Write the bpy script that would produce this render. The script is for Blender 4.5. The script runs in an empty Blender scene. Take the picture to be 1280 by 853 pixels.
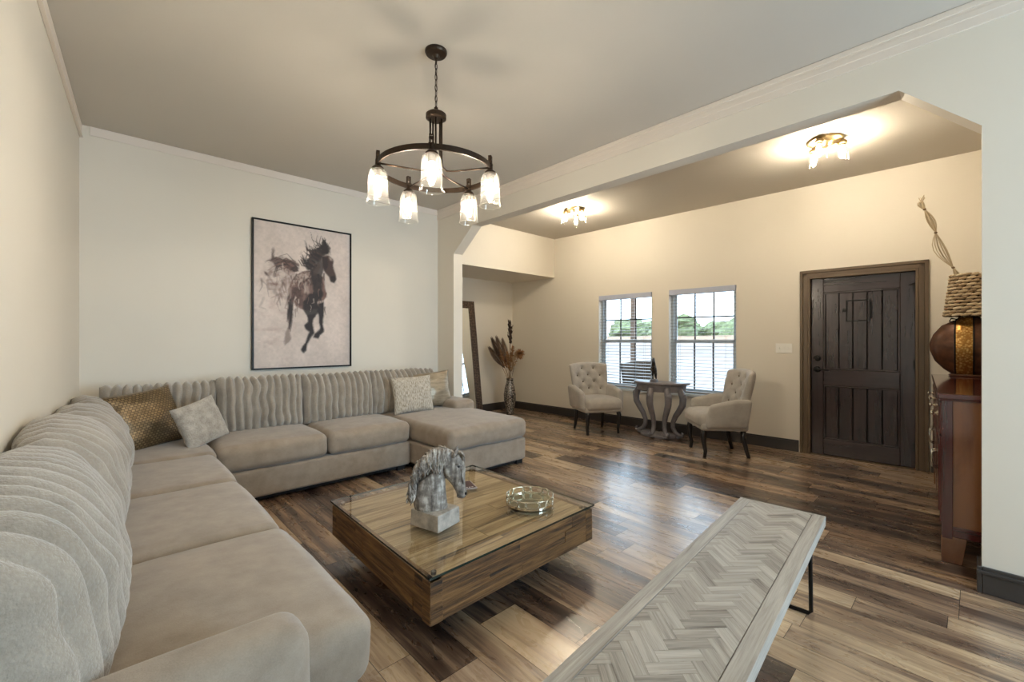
import bpy, bmesh, math, random
import numpy as np
from mathutils import Vector, Matrix, noise as mnoise
random.seed(7)
PI = math.pi
sc = bpy.context.scene
COL = sc.collection

# ------------------------------------------------------------------ camera, world, light, exposure
H = 1.30
cam_d = bpy.data.cameras.new('camera'); cam = bpy.data.objects.new('camera', cam_d); COL.objects.link(cam)
cam_d.sensor_width = 36.0; cam_d.lens = 540.0/1280.0*36.0; cam_d.shift_y = -1.5/1280.0
cam_d.clip_start = 0.02; cam_d.clip_end = 300
cam.location = (0, 0, H); cam.rotation_euler = (PI/2, 0, math.radians(46.8-90))
sc.camera = cam
SKY = 6.3
wd = bpy.data.worlds.new('sky'); sc.world = wd; wd.use_nodes = True
bg = wd.node_tree.nodes['Background']
bg.inputs[0].default_value = (0.62, 0.82, 1.0, 1); bg.inputs[1].default_value = SKY
sd = bpy.data.lights.new('sun', 'SUN'); sun = bpy.data.objects.new('sun', sd); COL.objects.link(sun)
sd.energy = 1.5; sd.angle = 0.03; sd.color = (1, .94, .85)
sun.rotation_euler = Vector((1.0, -0.35, -0.9)).to_track_quat('-Z', 'Y').to_euler()
REAR_W = 128.0     # daylight coming in by the glazed opening behind the camera
BULB_L = 340.0    # radiance of the lit bulbs
FOYER_L = 440.0
sc.view_settings.view_transform = 'Standard'; sc.view_settings.look = 'None'
sc.view_settings.exposure = 0.15; sc.view_settings.gamma = 1.0; sc.view_settings.use_curve_mapping = False
sc.cycles.use_denoising = True
sc.cycles.max_bounces = 10; sc.cycles.diffuse_bounces = 6; sc.cycles.glossy_bounces = 5
sc.cycles.transparent_max_bounces = 24; sc.cycles.transmission_bounces = 8
sc.cycles.sample_clamp_indirect = 6.0; sc.cycles.caustics_reflective = False; sc.cycles.caustics_refractive = False

def area(name, loc, direction, sx, sy, watts, color=(1, 1, 1), portal=False):
    l = bpy.data.lights.new(name, 'AREA'); o = bpy.data.objects.new(name, l); COL.objects.link(o)
    l.shape = 'RECTANGLE'; l.size = sx; l.size_y = sy; l.energy = watts; l.color = color
    o.location = loc; o.rotation_euler = Vector(direction).to_track_quat('-Z', 'Y').to_euler()
    if portal: l.cycles.is_portal = True
    return o
area('rear_daylight', (2.55, -3.15, 1.45), (0, 1, 0.0), 1.2, 2.1, REAR_W, (0.56, 0.79, 1.0))

# ------------------------------------------------------------------ material helpers
def srgb(r, g, b):
    f = lambda c: (c/255/12.92) if c/255 <= .04045 else ((c/255+.055)/1.055)**2.4
    return (f(r), f(g), f(b), 1)
class N:
    def __init__(s, name):
        s.m = bpy.data.materials.new(name); s.m.use_nodes = True
        s.t = s.m.node_tree; s.p = s.t.nodes['Principled BSDF']; s.out = s.t.nodes['Material Output']
    def n(s, typ, **kw):
        x = s.t.nodes.new(typ)
        for k, v in kw.items(): setattr(x, k, v)
        return x
    def l(s, a, b): s.t.links.new(a, b)
    def coords(s, kind='Object', scale=(1, 1, 1)):
        tc = s.n('ShaderNodeTexCoord'); mp = s.n('ShaderNodeMapping')
        mp.inputs['Scale'].default_value = scale; s.l(tc.outputs[kind], mp.inputs['Vector']); return mp.outputs[0]
    def noise(s, vec, scale, detail=4, rough=.55, dist=0):
        x = s.n('ShaderNodeTexNoise'); x.inputs['Scale'].default_value = scale; x.inputs['Detail'].default_value = detail
        x.inputs['Roughness'].default_value = rough; x.inputs['Distortion'].default_value = dist
        if vec: s.l(vec, x.inputs['Vector'])
        return x.outputs['Fac']
    def ramp(s, fac, stops):
        r = s.n('ShaderNodeValToRGB'); e = r.color_ramp.elements
        while len(e) < len(stops): e.new(.5)
        for i, (p, c) in enumerate(stops): e[i].position = p; e[i].color = c
        s.l(fac, r.inputs[0]); return r.outputs[0]
    def bump(s, fac, strength=.3, dist=.01, prev=None):
        b = s.n('ShaderNodeBump'); b.inputs['Strength'].default_value = strength; b.inputs['Distance'].default_value = dist
        s.l(fac, b.inputs['Height'])
        if prev: s.l(prev, b.inputs['Normal'])
        s.l(b.outputs[0], s.p.inputs['Normal']); return b.outputs[0]
    def math(s, op, a, b):
        x = s.n('ShaderNodeMath', operation=op)
        for i, v in enumerate((a, b)):
            if isinstance(v, (int, float)): x.inputs[i].default_value = v
            else: s.l(v, x.inputs[i])
        return x.outputs[0]
    def set(s, color=None, rough=None, metal=None, **kw):
        if color is not None:
            if isinstance(color, tuple): s.p.inputs['Base Color'].default_value = color
            else: s.l(color, s.p.inputs['Base Color'])
        if rough is not None: s.p.inputs['Roughness'].default_value = rough
        if metal is not None: s.p.inputs['Metallic'].default_value = metal
        for k, v in kw.items(): s.p.inputs[k].default_value = v
        return s
def plain(name, col, rough=.5, metal=0, var=.06, scale=30, bump=.05, bdist=.002, **kw):
    a = N(name); v = a.coords(); f = a.noise(v, scale)
    lo = tuple(c*(1-var) for c in col[:3])+(1,); hi = tuple(min(1, c*(1+var)) for c in col[:3])+(1,)
    a.set(a.ramp(f, [(.3, lo), (.7, hi)]), rough, metal, **kw)
    if bump: a.bump(f, bump, bdist)
    return a.m
def fabric(name, c1, c2, scale=6, fine=260, rough=.9, sheen=.35, bump=.25, bdist=.002):
    a = N(name); v = a.coords(); f = a.noise(v, scale, 6, .6); g = a.noise(v, fine, 2)
    mix = a.math('ADD', a.math('MULTIPLY', f, .7), a.math('MULTIPLY', g, .3))
    a.set(a.ramp(mix, [(.34, c1), (.66, c2)]), rough)
    a.p.inputs['Sheen Weight'].default_value = sheen; a.p.inputs['Sheen Roughness'].default_value = .5
    b = a.bump(g, bump, bdist); a.bump(f, .15, .01, b); return a.m
def wood(name, stops, su=1.0, sv=22.0, rough=.5, bump=.3, bdist=.003, streak=.6, coat=0, tone=.3):
    """grain follows the U direction of the boards' own UVs"""
    a = N(name); v = a.coords('UV', (su, sv, 1))
    f = a.noise(v, 1.0, 8, .62, .6)
    v2 = a.coords('UV', (su*2.5, sv*6, 1)); g = a.noise(v2, 1.0, 4, .6)
    at = a.n('ShaderNodeAttribute', attribute_name='tone')
    mix = a.math('ADD', a.math('ADD', a.math('MULTIPLY', f, streak), a.math('MULTIPLY', g, .25)), a.math('MULTIPLY', at.outputs['Fac'], tone))
    a.set(a.ramp(mix, stops), rough); a.bump(mix, bump, bdist)
    if coat: a.p.inputs['Coat Weight'].default_value = coat; a.p.inputs['Coat Roughness'].default_value = .08
    return a.m
def thin_glass(name, tint=(1, 1, 1, 1), refl=(1, 1, 1, 1), ior=1.45, rough=.02):
    a = N(name); a.t.nodes.remove(a.p)
    t = a.n('ShaderNodeBsdfTransparent'); t.inputs[0].default_value = tint
    g = a.n('ShaderNodeBsdfGlossy'); g.inputs['Roughness'].default_value = rough; g.inputs[0].default_value = refl
    f = a.n('ShaderNodeFresnel'); f.inputs[0].default_value = ior; ge = a.n('ShaderNodeNewGeometry')
    k = a.math('MULTIPLY', f.outputs[0], a.math('SUBTRACT', 1.0, ge.outputs['Backfacing']))
    m = a.n('ShaderNodeMixShader'); a.l(k, m.inputs[0]); a.l(t.outputs[0], m.inputs[1]); a.l(g.outputs[0], m.inputs[2])
    a.l(m.outputs[0], a.out.inputs[0]); return a.m
def emit(name, col, strength):
    a = N(name); a.t.nodes.remove(a.p); e = a.n('ShaderNodeEmission'); e.inputs[0].default_value = col; e.inputs[1].default_value = strength
    a.l(e.outputs[0], a.out.inputs[0]); return a.m
def paint(name, col, rough=.6, b=.12):
    a = N(name); v = a.coords(); f = a.noise(v, 90, 3); g = a.noise(v, 1.2, 2)
    a.set(a.ramp(g, [(.3, tuple(c*.97 for c in col[:3])+(1,)), (.7, col)]), rough); a.bump(f, b, .003); return a.m

# ------------------------------------------------------------------ mesh builder
class MB:
    def __init__(s): s.v = []; s.f = []; s.uv = []; s.mi = []; s.tone = []; s.cur = 0; s.M = None
    def mat(s, i): s.cur = i; return s
    def face(s, idx, uv=None, tone=.5):
        s.f.append(tuple(idx)); s.uv.append(uv or [(0, 0)]*len(idx)); s.mi.append(s.cur); s.tone.append(tone)
    def add(s, pts):
        b = len(s.v)
        for p in pts:
            p = Vector(p)
            s.v.append(tuple(s.M @ p) if s.M is not None else tuple(p))
        return b
    def poly(s, pts, uv=None, tone=.5): b = s.add(pts); s.face(range(b, b+len(pts)), uv, tone); return s
    def hexa(s, p8, tone=None, grain=None):
        """8 corners: bottom ring 0-3 (ccw from above), top ring 4-7"""
        P = [Vector(p) for p in p8]; b = s.add(P); t = random.random() if tone is None else tone
        ou, ov = random.random()*40, random.random()*40
        for q in ((3, 2, 1, 0), (4, 5, 6, 7), (0, 1, 5, 4), (1, 2, 6, 5), (2, 3, 7, 6), (3, 0, 4, 7)):
            e1 = (P[q[1]]-P[q[0]]).length; e2 = (P[q[2]]-P[q[1]]).length
            ed = (P[q[1]]-P[q[0]]).normalized()
            swap = e2 > e1 if grain is None else abs(ed.dot(Vector(grain))) < .6 and abs((P[q[2]]-P[q[1]]).normalized().dot(Vector(grain))) > .6
            uv = [(0, 0), (e1, 0), (e1, e2), (0, e2)] if not swap else [(0, 0), (0, e1), (e2, e1), (e2, 0)]
            s.face([b+i for i in q], [(ou+u, ov+v) for u, v in uv], t)
        return s
    def box(s, x0, x1, y0, y1, z0, z1, tone=None, grain=None):
        return s.hexa([(x0, y0, z0), (x1, y0, z0), (x1, y1, z0), (x0, y1, z0), (x0, y0, z1), (x1, y0, z1), (x1, y1, z1), (x0, y1, z1)], tone, grain)
    def lathe(s, prof, c=(0, 0, 0), n=24, sx=1, sy=1, cap=True):
        b = s.add([(c[0]+r*math.cos(2*PI*k/n)*sx, c[1]+r*math.sin(2*PI*k/n)*sy, c[2]+z) for r, z in prof for k in range(n)])
        for i in range(len(prof)-1):
            for k in range(n):
                k2 = (k+1) % n; s.face((b+i*n+k, b+i*n+k2, b+(i+1)*n+k2, b+(i+1)*n+k), [(k/n, i), ((k+1)/n, i), ((k+1)/n, i+1), (k/n, i+1)])
        if cap:
            if prof[0][0] > 1e-5: s.face([b+k for k in range(n)][::-1])
            if prof[-1][0] > 1e-5: s.face([b+(len(prof)-1)*n+k for k in range(n)])
        return s
    def tube(s, pts, r, n=8, closed=False, cap=True, flat=1.0, up=None):
        P = [Vector(p) for p in pts]; m = len(P); R = r if isinstance(r, (list, tuple)) else [r]*m
        prev = None; rings = []
        for i in range(m):
            if closed: t = P[(i+1) % m]-P[(i-1) % m]
            else: t = P[min(i+1, m-1)]-P[max(i-1, 0)]
            t = t.normalized() if t.length > 1e-9 else Vector((0, 0, 1))
            if up is not None: a = Vector(up)-t*t.dot(Vector(up))
            elif prev is None: a = t.orthogonal()
            else: a = prev-t*t.dot(prev)
            if a.length < 1e-6: a = t.orthogonal()
            a.normalize(); prev = a; bb = t.cross(a)
            rings.append([P[i]+(a*math.cos(2*PI*k/n)+bb*math.sin(2*PI*k/n)*flat)*R[i] for k in range(n)])
        b = s.add([p for g in rings for p in g])
        for i in range(m if closed else m-1):
            j = (i+1) % m
            for k in range(n):
                k2 = (k+1) % n; s.face((b+i*n+k, b+i*n+k2, b+j*n+k2, b+j*n+k), [(i/m, k/n), (i/m, (k+1)/n), ((i+1)/m, (k+1)/n), ((i+1)/m, k/n)])
        if cap and not closed:
            s.face([b+k for k in range(n)][::-1]); s.face([b+(m-1)*n+k for k in range(n)])
        return s
    def ball(s, c, r, n=14, m=9):
        r = r if isinstance(r, (tuple, list)) else (r, r, r); c = Vector(c)
        prof = [(math.sin(PI*i/m), -math.cos(PI*i/m)) for i in range(m+1)]
        b = s.add([(c.x+q*math.cos(2*PI*k/n)*r[0], c.y+q*math.sin(2*PI*k/n)*r[1], c.z+z*r[2]) for q, z in prof for k in range(n)])
        for i in range(m):
            for k in range(n): k2 = (k+1) % n; s.face((b+i*n+k, b+i*n+k2, b+(i+1)*n+k2, b+(i+1)*n+k))
        return s
    def rbox(s, c, size, r, k=6, puff=(0, 0, 0, 0, 0, 0), wob=0, seed=0, post=None, arc=3):
        """rounded upholstered block; puff = bulge of the faces +x -x +y -y +z -z"""
        hx = [a/2 for a in size]; ax = []
        for h in hx:
            rr = min(r, h*.98); off = [rr*math.tan(j*PI/4/arc) for j in range(1, arc+1)]
            inn = [-(h-rr)+2*(h-rr)*j/k for j in range(k+1)]
            ax.append([-(h-rr)-o for o in off[::-1]]+inn+[(h-rr)+o for o in off])
        keys = {}; base = len(s.v); c = Vector(c); loc = []
        def vid(q):
            kk = tuple(round(x, 6) for x in q)
            if kk in keys: return keys[kk]
            inner = Vector([max(-(hx[i]-min(r, hx[i]*.98)), min(hx[i]-min(r, hx[i]*.98), q[i])) for i in range(3)])
            d = Vector(q)-inner; p = inner+(d.normalized()*r if d.length > 1e-9 else d)
            e = [1-min(1, abs(p[i]/hx[i]))**2 for i in range(3)]
            nrm = d.normalized() if d.length > 1e-9 else Vector((0, 0, 0))
            g = p.copy()
            for i in range(3):
                w = e[(i+1) % 3]**.6*e[(i+2) % 3]**.6
                if p[i] > 0: g[i] += puff[2*i]*w*max(0, nrm[i])
                else: g[i] -= puff[2*i+1]*w*max(0, -nrm[i])
            if wob: g += Vector(nrm)*wob*mnoise.noise(g*5+Vector((seed*7.3, seed*3.1, 0)))
            if post: g = Vector(post(g))
            keys[kk] = base+len(loc); loc.append(c+g); return keys[kk]
        quads = []
        for i in range(3):
            j, l = (i+1) % 3, (i+2) % 3
            for sgn in (-1, 1):
                A, B = ax[j], ax[l]
                for a in range(len(A)-1):
                    for b in range(len(B)-1):
                        q = []
                        for (aa, bb) in ((a, b), (a+1, b), (a+1, b+1), (a, b+1)):
                            pt = [0, 0, 0]; pt[i] = sgn*ax[i][-1] if sgn > 0 else ax[i][0]; pt[j] = A[aa]; pt[l] = B[bb]; q.append(vid(tuple(pt)))
                        quads.append(q if sgn > 0 else q[::-1])
        s.add(loc)
        for q in quads: s.face(q)
        return s
    def build(s, name, mats, parent=None, smooth=False, bevel=0, angle=None, mods=()):
        me = bpy.data.meshes.new(name); me.from_pydata(s.v, [], s.f)
        for m in (mats if isinstance(mats, (list, tuple)) else [mats]): me.materials.append(m)
        me.polygons.foreach_set('material_index', s.mi)
        uvl = me.uv_layers.new(name='UVMap'); uvl.data.foreach_set('uv', [c for f in s.uv for p in f for c in p])
        at = me.attributes.new('tone', 'FLOAT', 'FACE'); at.data.foreach_set('value', s.tone)
        me.polygons.foreach_set('use_smooth', [bool(smooth)]*len(s.f))
        me.validate(); me.update()
        o = bpy.data.objects.new(name, me); COL.objects.link(o)
        if parent: o.parent = parent
        if bevel:
            b = o.modifiers.new('bevel', 'BEVEL'); b.width = bevel; b.segments = 2; b.limit_method = 'ANGLE'; b.angle_limit = .7
        return o
def tag(o, label=None, cat=None, group=None, kind=None):
    if label: o['label'] = label
    if cat: o['category'] = cat
    if group: o['group'] = group
    if kind: o['kind'] = kind
    return o
def empty(name, loc=(0, 0, 0), rz=0, label=None, cat=None, group=None, kind=None):
    o = bpy.data.objects.new(name, None); COL.objects.link(o); o.location = loc; o.rotation_euler = (0, 0, rz); o.empty_display_size = .1
    return tag(o, label, cat, group, kind)
def struct(o, label=None): o['kind'] = 'structure'; return o
def kids(o): return [c for c in bpy.data.objects if c.parent == o]
def copy_tree(o, parent=None):
    c = o.copy(); COL.objects.link(c); c.parent = parent
    for ch in kids(o): copy_tree(ch, c)
    return c

# ------------------------------------------------------------------ materials
M = {}
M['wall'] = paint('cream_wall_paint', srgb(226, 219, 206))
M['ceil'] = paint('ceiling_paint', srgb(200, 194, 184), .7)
M['trimw'] = paint('wall_trim_paint', srgb(229, 219, 208), .5, .03)
M['base'] = plain('baseboard_dark_paint', srgb(58, 54, 52), .35, var=.05, bump=.02)
M['black'] = plain('black_metal', srgb(26, 24, 23), .38, .7, bump=.02)
M['bronze'] = plain('bronze_metal', srgb(62, 50, 40), .38, .85, bump=.03)
M['brass'] = plain('aged_brass', srgb(186, 164, 122), .3, 1, bump=.02)
M['nickel'] = plain('brushed_nickel', srgb(176, 164, 148), .25, 1, bump=.02)
M['silver'] = plain('antique_silver', srgb(205, 198, 180), .18, 1, bump=.03)
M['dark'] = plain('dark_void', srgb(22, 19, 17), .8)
M['sofa'] = fabric('beige_velvet', srgb(138, 124, 109), srgb(162, 148, 132), 11, 300)
M['plush'] = fabric('ribbed_plush', srgb(138, 129, 117), srgb(168, 159, 147), 9, 140, 1, .6, .6, .006)
M['plush_grey'] = fabric('grey_fur', srgb(140, 132, 122), srgb(190, 183, 172), 16, 120, 1, .5, .6, .005)
M['chairfab'] = fabric('armchair_linen', srgb(160, 154, 146), srgb(182, 176, 168), 8, 400, .9, .25)
M['button'] = plain('covered_button', srgb(120, 112, 102), .8)
M['leg'] = plain('ebony_leg', srgb(30, 26, 26), .3, bump=.02)
M['glass'] = thin_glass('window_glass', ior=1.25)
def seeded_glass():
    m = thin_glass('seeded_glass', (.97, .97, .95, 1), ior=1.5); t = m.node_tree; out = t.nodes['Material Output']; src = out.inputs[0].links[0].from_socket
    d = t.nodes.new('ShaderNodeBsdfTranslucent'); d.inputs[0].default_value = (.9, .9, .88, 1); mx = t.nodes.new('ShaderNodeMixShader'); mx.inputs[0].default_value = .02
    t.links.new(src, mx.inputs[1]); t.links.new(d.outputs[0], mx.inputs[2]); t.links.new(mx.outputs[0], out.inputs[0]); return m
M['shade'] = seeded_glass(); M['shade_clear'] = thin_glass('clear_jar_glass', (.98, .98, .97, 1), ior=1.5)
M['tableglass'] = thin_glass('table_glass', (.975, .98, .97, 1), ior=1.55)
M['filament'] = emit('lamp_filament', (1, .72, .40, 1), 60)
M['bulb'] = emit('lit_bulb', (1, .87, .70, 1), BULB_L); M['bulb_foyer'] = emit('lit_foyer_bulb', (1, .86, .66, 1), FOYER_L)
M['mirror'] = N('mirror_silver').set(srgb(230, 235, 238), .02, 1).m
M['white'] = plain('white_plastic', srgb(236, 234, 228), .35, var=.02, bump=.01)
M['vinyl'] = plain('window_vinyl', srgb(206, 214, 220), .4, var=.02, bump=.01)
M['muntin'] = plain('backlit_window_grid', srgb(90, 88, 88), .5, var=.03, bump=.01)  # dark grey carries the backlit shade of the muntins
M['slat'] = plain('backlit_blind_slat', srgb(150, 146, 142), .5, var=.02, bump=.01)  # white slats coloured grey, their backlit shade put into the colour
M['valance'] = plain('blind_valance', srgb(178, 184, 204), .5, var=.02, bump=.01)
M['teak'] = wood('weathered_teak', [(.34, srgb(26, 16, 8)), (.42, srgb(80, 54, 28)), (.52, srgb(122, 88, 50)), (.66, srgb(158, 120, 74))], 3.0, 46, .65, .9, .009, .65, tone=.05)
M['teaktop'] = wood('weathered_teak_top_sheen', [(.34, srgb(58, 42, 26)), (.42, srgb(140, 114, 78)), (.52, srgb(178, 153, 114)), (.66, srgb(206, 184, 146))], 1.5, 24, .55, .5, .005, tone=.10)  # top boards lightened, the cream wall's reflection in the glass put into the colour
M['greywash'] = wood('grey_washed_oak', [(.32, srgb(104, 97, 89)), (.42, srgb(146, 139, 130)), (.54, srgb(172, 166, 157)), (.68, srgb(192, 187, 179))], 2.5, 46, .5, .25, .002, .55, tone=.14)
M['groove'] = plain('groove_black', srgb(10, 8, 8), .8, bump=0); M['doorwood'] = wood('espresso_door_wood', [(.2, srgb(34, 25, 26)), (.5, srgb(47, 36, 37)), (.85, srgb(62, 48, 49))], .8, 7, .24, .06, .001, .75, .5, tone=.06)
M['casing'] = wood('brown_casing_wood', [(.25, srgb(66, 54, 40)), (.5, srgb(90, 74, 56)), (.8, srgb(112, 94, 72))], 1.0, 26, .4, .15, .002)
M['cherry'] = wood('cherry_veneer', [(.2, srgb(52, 26, 18)), (.5, srgb(96, 56, 34)), (.8, srgb(134, 88, 54))], 1.0, 5, .22, .05, .001, .9, .6)
M['cherrydark'] = wood('dark_cherry', [(.2, srgb(44, 14, 14)), (.5, srgb(72, 26, 24)), (.8, srgb(96, 40, 34))], 1.0, 14, .18, .05, .001, .6, .8)
M['scroll'] = plain('grey_scroll_paint', srgb(112, 108, 112), .4, var=.18, scale=14, bump=.2)

def floor_material():
    a = N('wood_plank_floor')
    at = a.n('ShaderNodeAttribute', attribute_name='plank'); sep = a.n('ShaderNodeSeparateColor'); a.l(at.outputs['Color'], sep.inputs[0])
    tc = a.n('ShaderNodeTexCoord'); cb = a.n('ShaderNodeCombineXYZ')
    a.l(a.math('MULTIPLY', sep.outputs[1], 30), cb.inputs[0]); a.l(a.math('MULTIPLY', sep.outputs[0], 40), cb.inputs[1])
    ad = a.n('ShaderNodeVectorMath', operation='ADD'); a.l(tc.outputs['Object'], ad.inputs[0]); a.l(cb.outputs[0], ad.inputs[1])
    def nz(scale, detail, rough, dist):
        mp = a.n('ShaderNodeMapping'); mp.inputs['Scale'].default_value = scale; a.l(ad.outputs[0], mp.inputs[0]); return a.noise(mp.outputs[0], 1, detail, rough, dist)
    big = nz((9, .9, 1), 5, .55, .8); fine = nz((60, 2.2, 1), 5, .65, .3); spot = nz((14, 5, 1), 3, .6, 1.5)
    mix = a.math('ADD', a.math('ADD', a.math('MULTIPLY', big, .70), a.math('MULTIPLY', fine, .34)), a.math('MULTIPLY', sep.outputs[0], .26))
    mix = a.math('SUBTRACT', mix, .13)
    c = a.ramp(mix, [(.33, srgb(46, 34, 28)), (.42, srgb(88, 69, 57)), (.50, srgb(128, 105, 87)), (.58, srgb(166, 142, 116)), (.70, srgb(202, 180, 150))])
    mx = a.n('ShaderNodeMix', data_type='RGBA', blend_type='MULTIPLY'); mx.inputs[0].default_value = 1
    a.l(c, mx.inputs[6]); a.l(a.ramp(sep.outputs[2], [(0, (1, .93, .84, 1)), (.5, (1, .97, .93, 1)), (1, (.93, .90, .93, 1))]), mx.inputs[7])
    a.set(mx.outputs[2]); a.l(a.ramp(spot, [(.3, (.24, .24, .24, 1)), (.75, (.36, .36, .36, 1))]), a.p.inputs['Roughness'])
    a.p.inputs['Specular IOR Level'].default_value = .6; a.p.inputs['Coat Weight'].default_value = .8; a.p.inputs['Coat IOR'].default_value = 1.75; a.p.inputs['Coat Roughness'].default_value = .27
    a.bump(a.math('ADD', fine, a.math('MULTIPLY', big, .5)), .12, .002); return a.m
M['floor'] = floor_material()

# ------------------------------------------------------------------ room shell
CZ = 3.06; XB0, XB1 = 3.29, 3.43; YB = 4.98; YN = 6.05; YREAR = -3.2
def floor():
    mb = MB(); pl = []
    x = -.75
    while x < 6.3:
        w = random.choice((.125, .14, .165, .19, .22)); y = -3.2-random.random()
        while y < 6.4:
            L = random.uniform(.55, 1.5); col = (random.random(), random.random(), random.random())
            mb.poly([(x+.0012, y+.0012, 0), (x+w-.0012, y+.0012, 0), (x+w-.0012, y+L-.0012, 0), (x+.0012, y+L-.0012, 0)]); pl.append(col); y += L
        x += w
    mb.mat(1).box(-.8, 6.35, -3.3, 7.5, -.12, -.003)
    o = mb.build('floor', [M['floor'], M['dark']]); struct(o)
    at = o.data.attributes.new('plank', 'FLOAT_COLOR', 'CORNER'); vals = []
    for i, p in enumerate(o.data.polygons):
        c = pl[i] if i < len(pl) else (0, 0, 0); vals += [c[0], c[1], c[2], 1]*p.loop_total
    at.data.foreach_set('color', vals)
floor()
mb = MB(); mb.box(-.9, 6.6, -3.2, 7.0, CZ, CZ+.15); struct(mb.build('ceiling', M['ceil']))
# left wall, slightly out of square
LW = Matrix.Translation((-.395, 0, 0)) @ Matrix.Rotation(-math.atan(.047), 4, 'Z')
mb = MB(); mb.M = LW; mb.box(-.15, 0, -3.2, 5.2, 0, CZ); struct(mb.build('wall_left', M['wall']))
mb = MB(); mb.M = LW; mb.box(0, .016, -3.2, 5.0, CZ-.095, CZ-.001); mb.box(0, .022, -3.2, 5.0, CZ-.105, CZ-.092); struct(mb.build('trim_1', M['trimw'], bevel=.003))
mb = MB(); mb.M = LW; mb.box(0, .014, -3.2, 5.0, 0, .135); struct(mb.build('baseboard_left', M['base'], bevel=.004))
# back wall with the painting, running on as the header over the alcove
mb = MB(); mb.box(-.4, XB0+.02, YB, YB+.14, 0, CZ)
struct(mb.build('wall_back', M['wall']))
mb = MB(); mb.box(-.1, XB0, YB-.012, YB, CZ-.075, CZ-.001); struct(mb.build('trim_2', M['trimw'], bevel=.003))
mb = MB(); mb.box(-.2, XB0, YB-.014, YB, 0, .135); struct(mb.build('baseboard_back', M['base'], bevel=.004))
HB = 2.387
mb = MB(); mb.box(XB0+.02, 5.9, YB+.03, YN+.12, HB, CZ); struct(mb.build('wall_header', M['wall']))
# dropped beam wall with chamfered opening
mb = MB()
def beam_poly(x):
    return [(x, YREAR, 0), (x, -.035, 0), (x, -.035, 2.405), (x, .285, 2.72), (x, 4.21, 2.72), (x, 4.61, 2.42), (x, 4.61, 0), (x, YB+.05, 0), (x, YB+.05, CZ), (x, YREAR, CZ)]
P0, P1 = beam_poly(XB0), beam_poly(XB1)
b0 = mb.add(P0); b1 = mb.add(P1); n = len(P0)
mb.face([b0+i for i in range(n)]); mb.face([b1+i for i in range(n)][::-1])
for i in range(n): j = (i+1) % n; mb.face((b0+j, b0+i, b1+i, b1+j))
struct(mb.build('wall_middle', M['wall']))
mb = MB(); mb.box(XB0-.012, XB0, YREAR, YB, CZ-.135, CZ-.001); mb.box(XB0-.018, XB0, YREAR, YB, CZ-.035, CZ-.002); mb.box(XB0-.015, XB0, YREAR, YB, CZ-.085, CZ-.05); struct(mb.build('trim_3', M['trimw'], bevel=.003))
mb = MB(); mb.box(XB0-.018, XB1, -.035, -.017, 0, .135); mb.box(XB0-.018, XB0, YREAR, -.035, 0, .135); mb.box(XB0-.026, XB0, YREAR, -.015, .10, .118); struct(mb.build('baseboard_middle', M['base'], bevel=.004))
# alcove back and side
mb = MB(); mb.box(3.2, 5.9, YN, YN+.12, 0, HB+.05); struct(mb.build('wall_alcove', M['wall']))
mb = MB(); mb.box(3.3, 5.7, YN-.016, YN, 0, .135); struct(mb.build('baseboard_alcove', M['base'], bevel=.004))
mb = MB(); mb.box(3.28, 3.4, YB+.05, YN+.1, 0, CZ); struct(mb.build('wall_alcove_left', M['wall']))
# foyer right wall, rear wall of the living room with a glazed opening
mb = MB(); mb.box(XB1, 6.2, -.52, -.38, 0, CZ); struct(mb.build('wall_right', M['wall']))
mb = MB(); mb.box(-.9, 1.95, YREAR-.12, YREAR, 0, CZ); mb.box(3.15, XB1, YREAR-.12, YREAR, 0, CZ); mb.box(1.95, 3.15, YREAR-.12, YREAR, 2.5, CZ); mb.box(1.95, 3.15, YREAR-.12, YREAR, 0, .4); struct(mb.build('wall_rear', M['wall']))
# front wall (door and windows): local frame, +x points out of the house, y runs along the wall
FA = math.atan(.035)
FW = Matrix.Translation((5.90, 0, 0)) @ Matrix.Rotation(FA, 4, 'Z')
W1 = (3.19, 4.10, .555, 2.0); W2 = (2.05, 2.935, .555, 2.0); DR = (.375, 1.275, 0, 2.005)
mb = MB(); mb.M = FW; T = .16
ys = [-.52, DR[0], DR[1], W2[0], W2[1], W1[0], W1[1], YN+.12]
for i in range(7):
    y0, y1 = ys[i], ys[i+1]
    if i == 1: mb.box(0, T, y0, y1, DR[3], CZ)
    elif i in (3, 5): mb.box(0, T, y0, y1, 0, W1[2]); mb.box(0, T, y0, y1, W1[3], CZ)
    else: mb.box(0, T, y0, y1, 0, CZ)
struct(mb.build('wall_front', M['wall']))
mb = MB(); mb.M = FW
for y0, y1 in ((DR[1]+.10, YN), (-.38, DR[0]-.10)): mb.box(-.016, 0, y0, y1, 0, .118); mb.box(-.010, 0, y0, y1, .118, .135)
struct(mb.build('baseboard_front', M['base'], bevel=.003))

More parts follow.
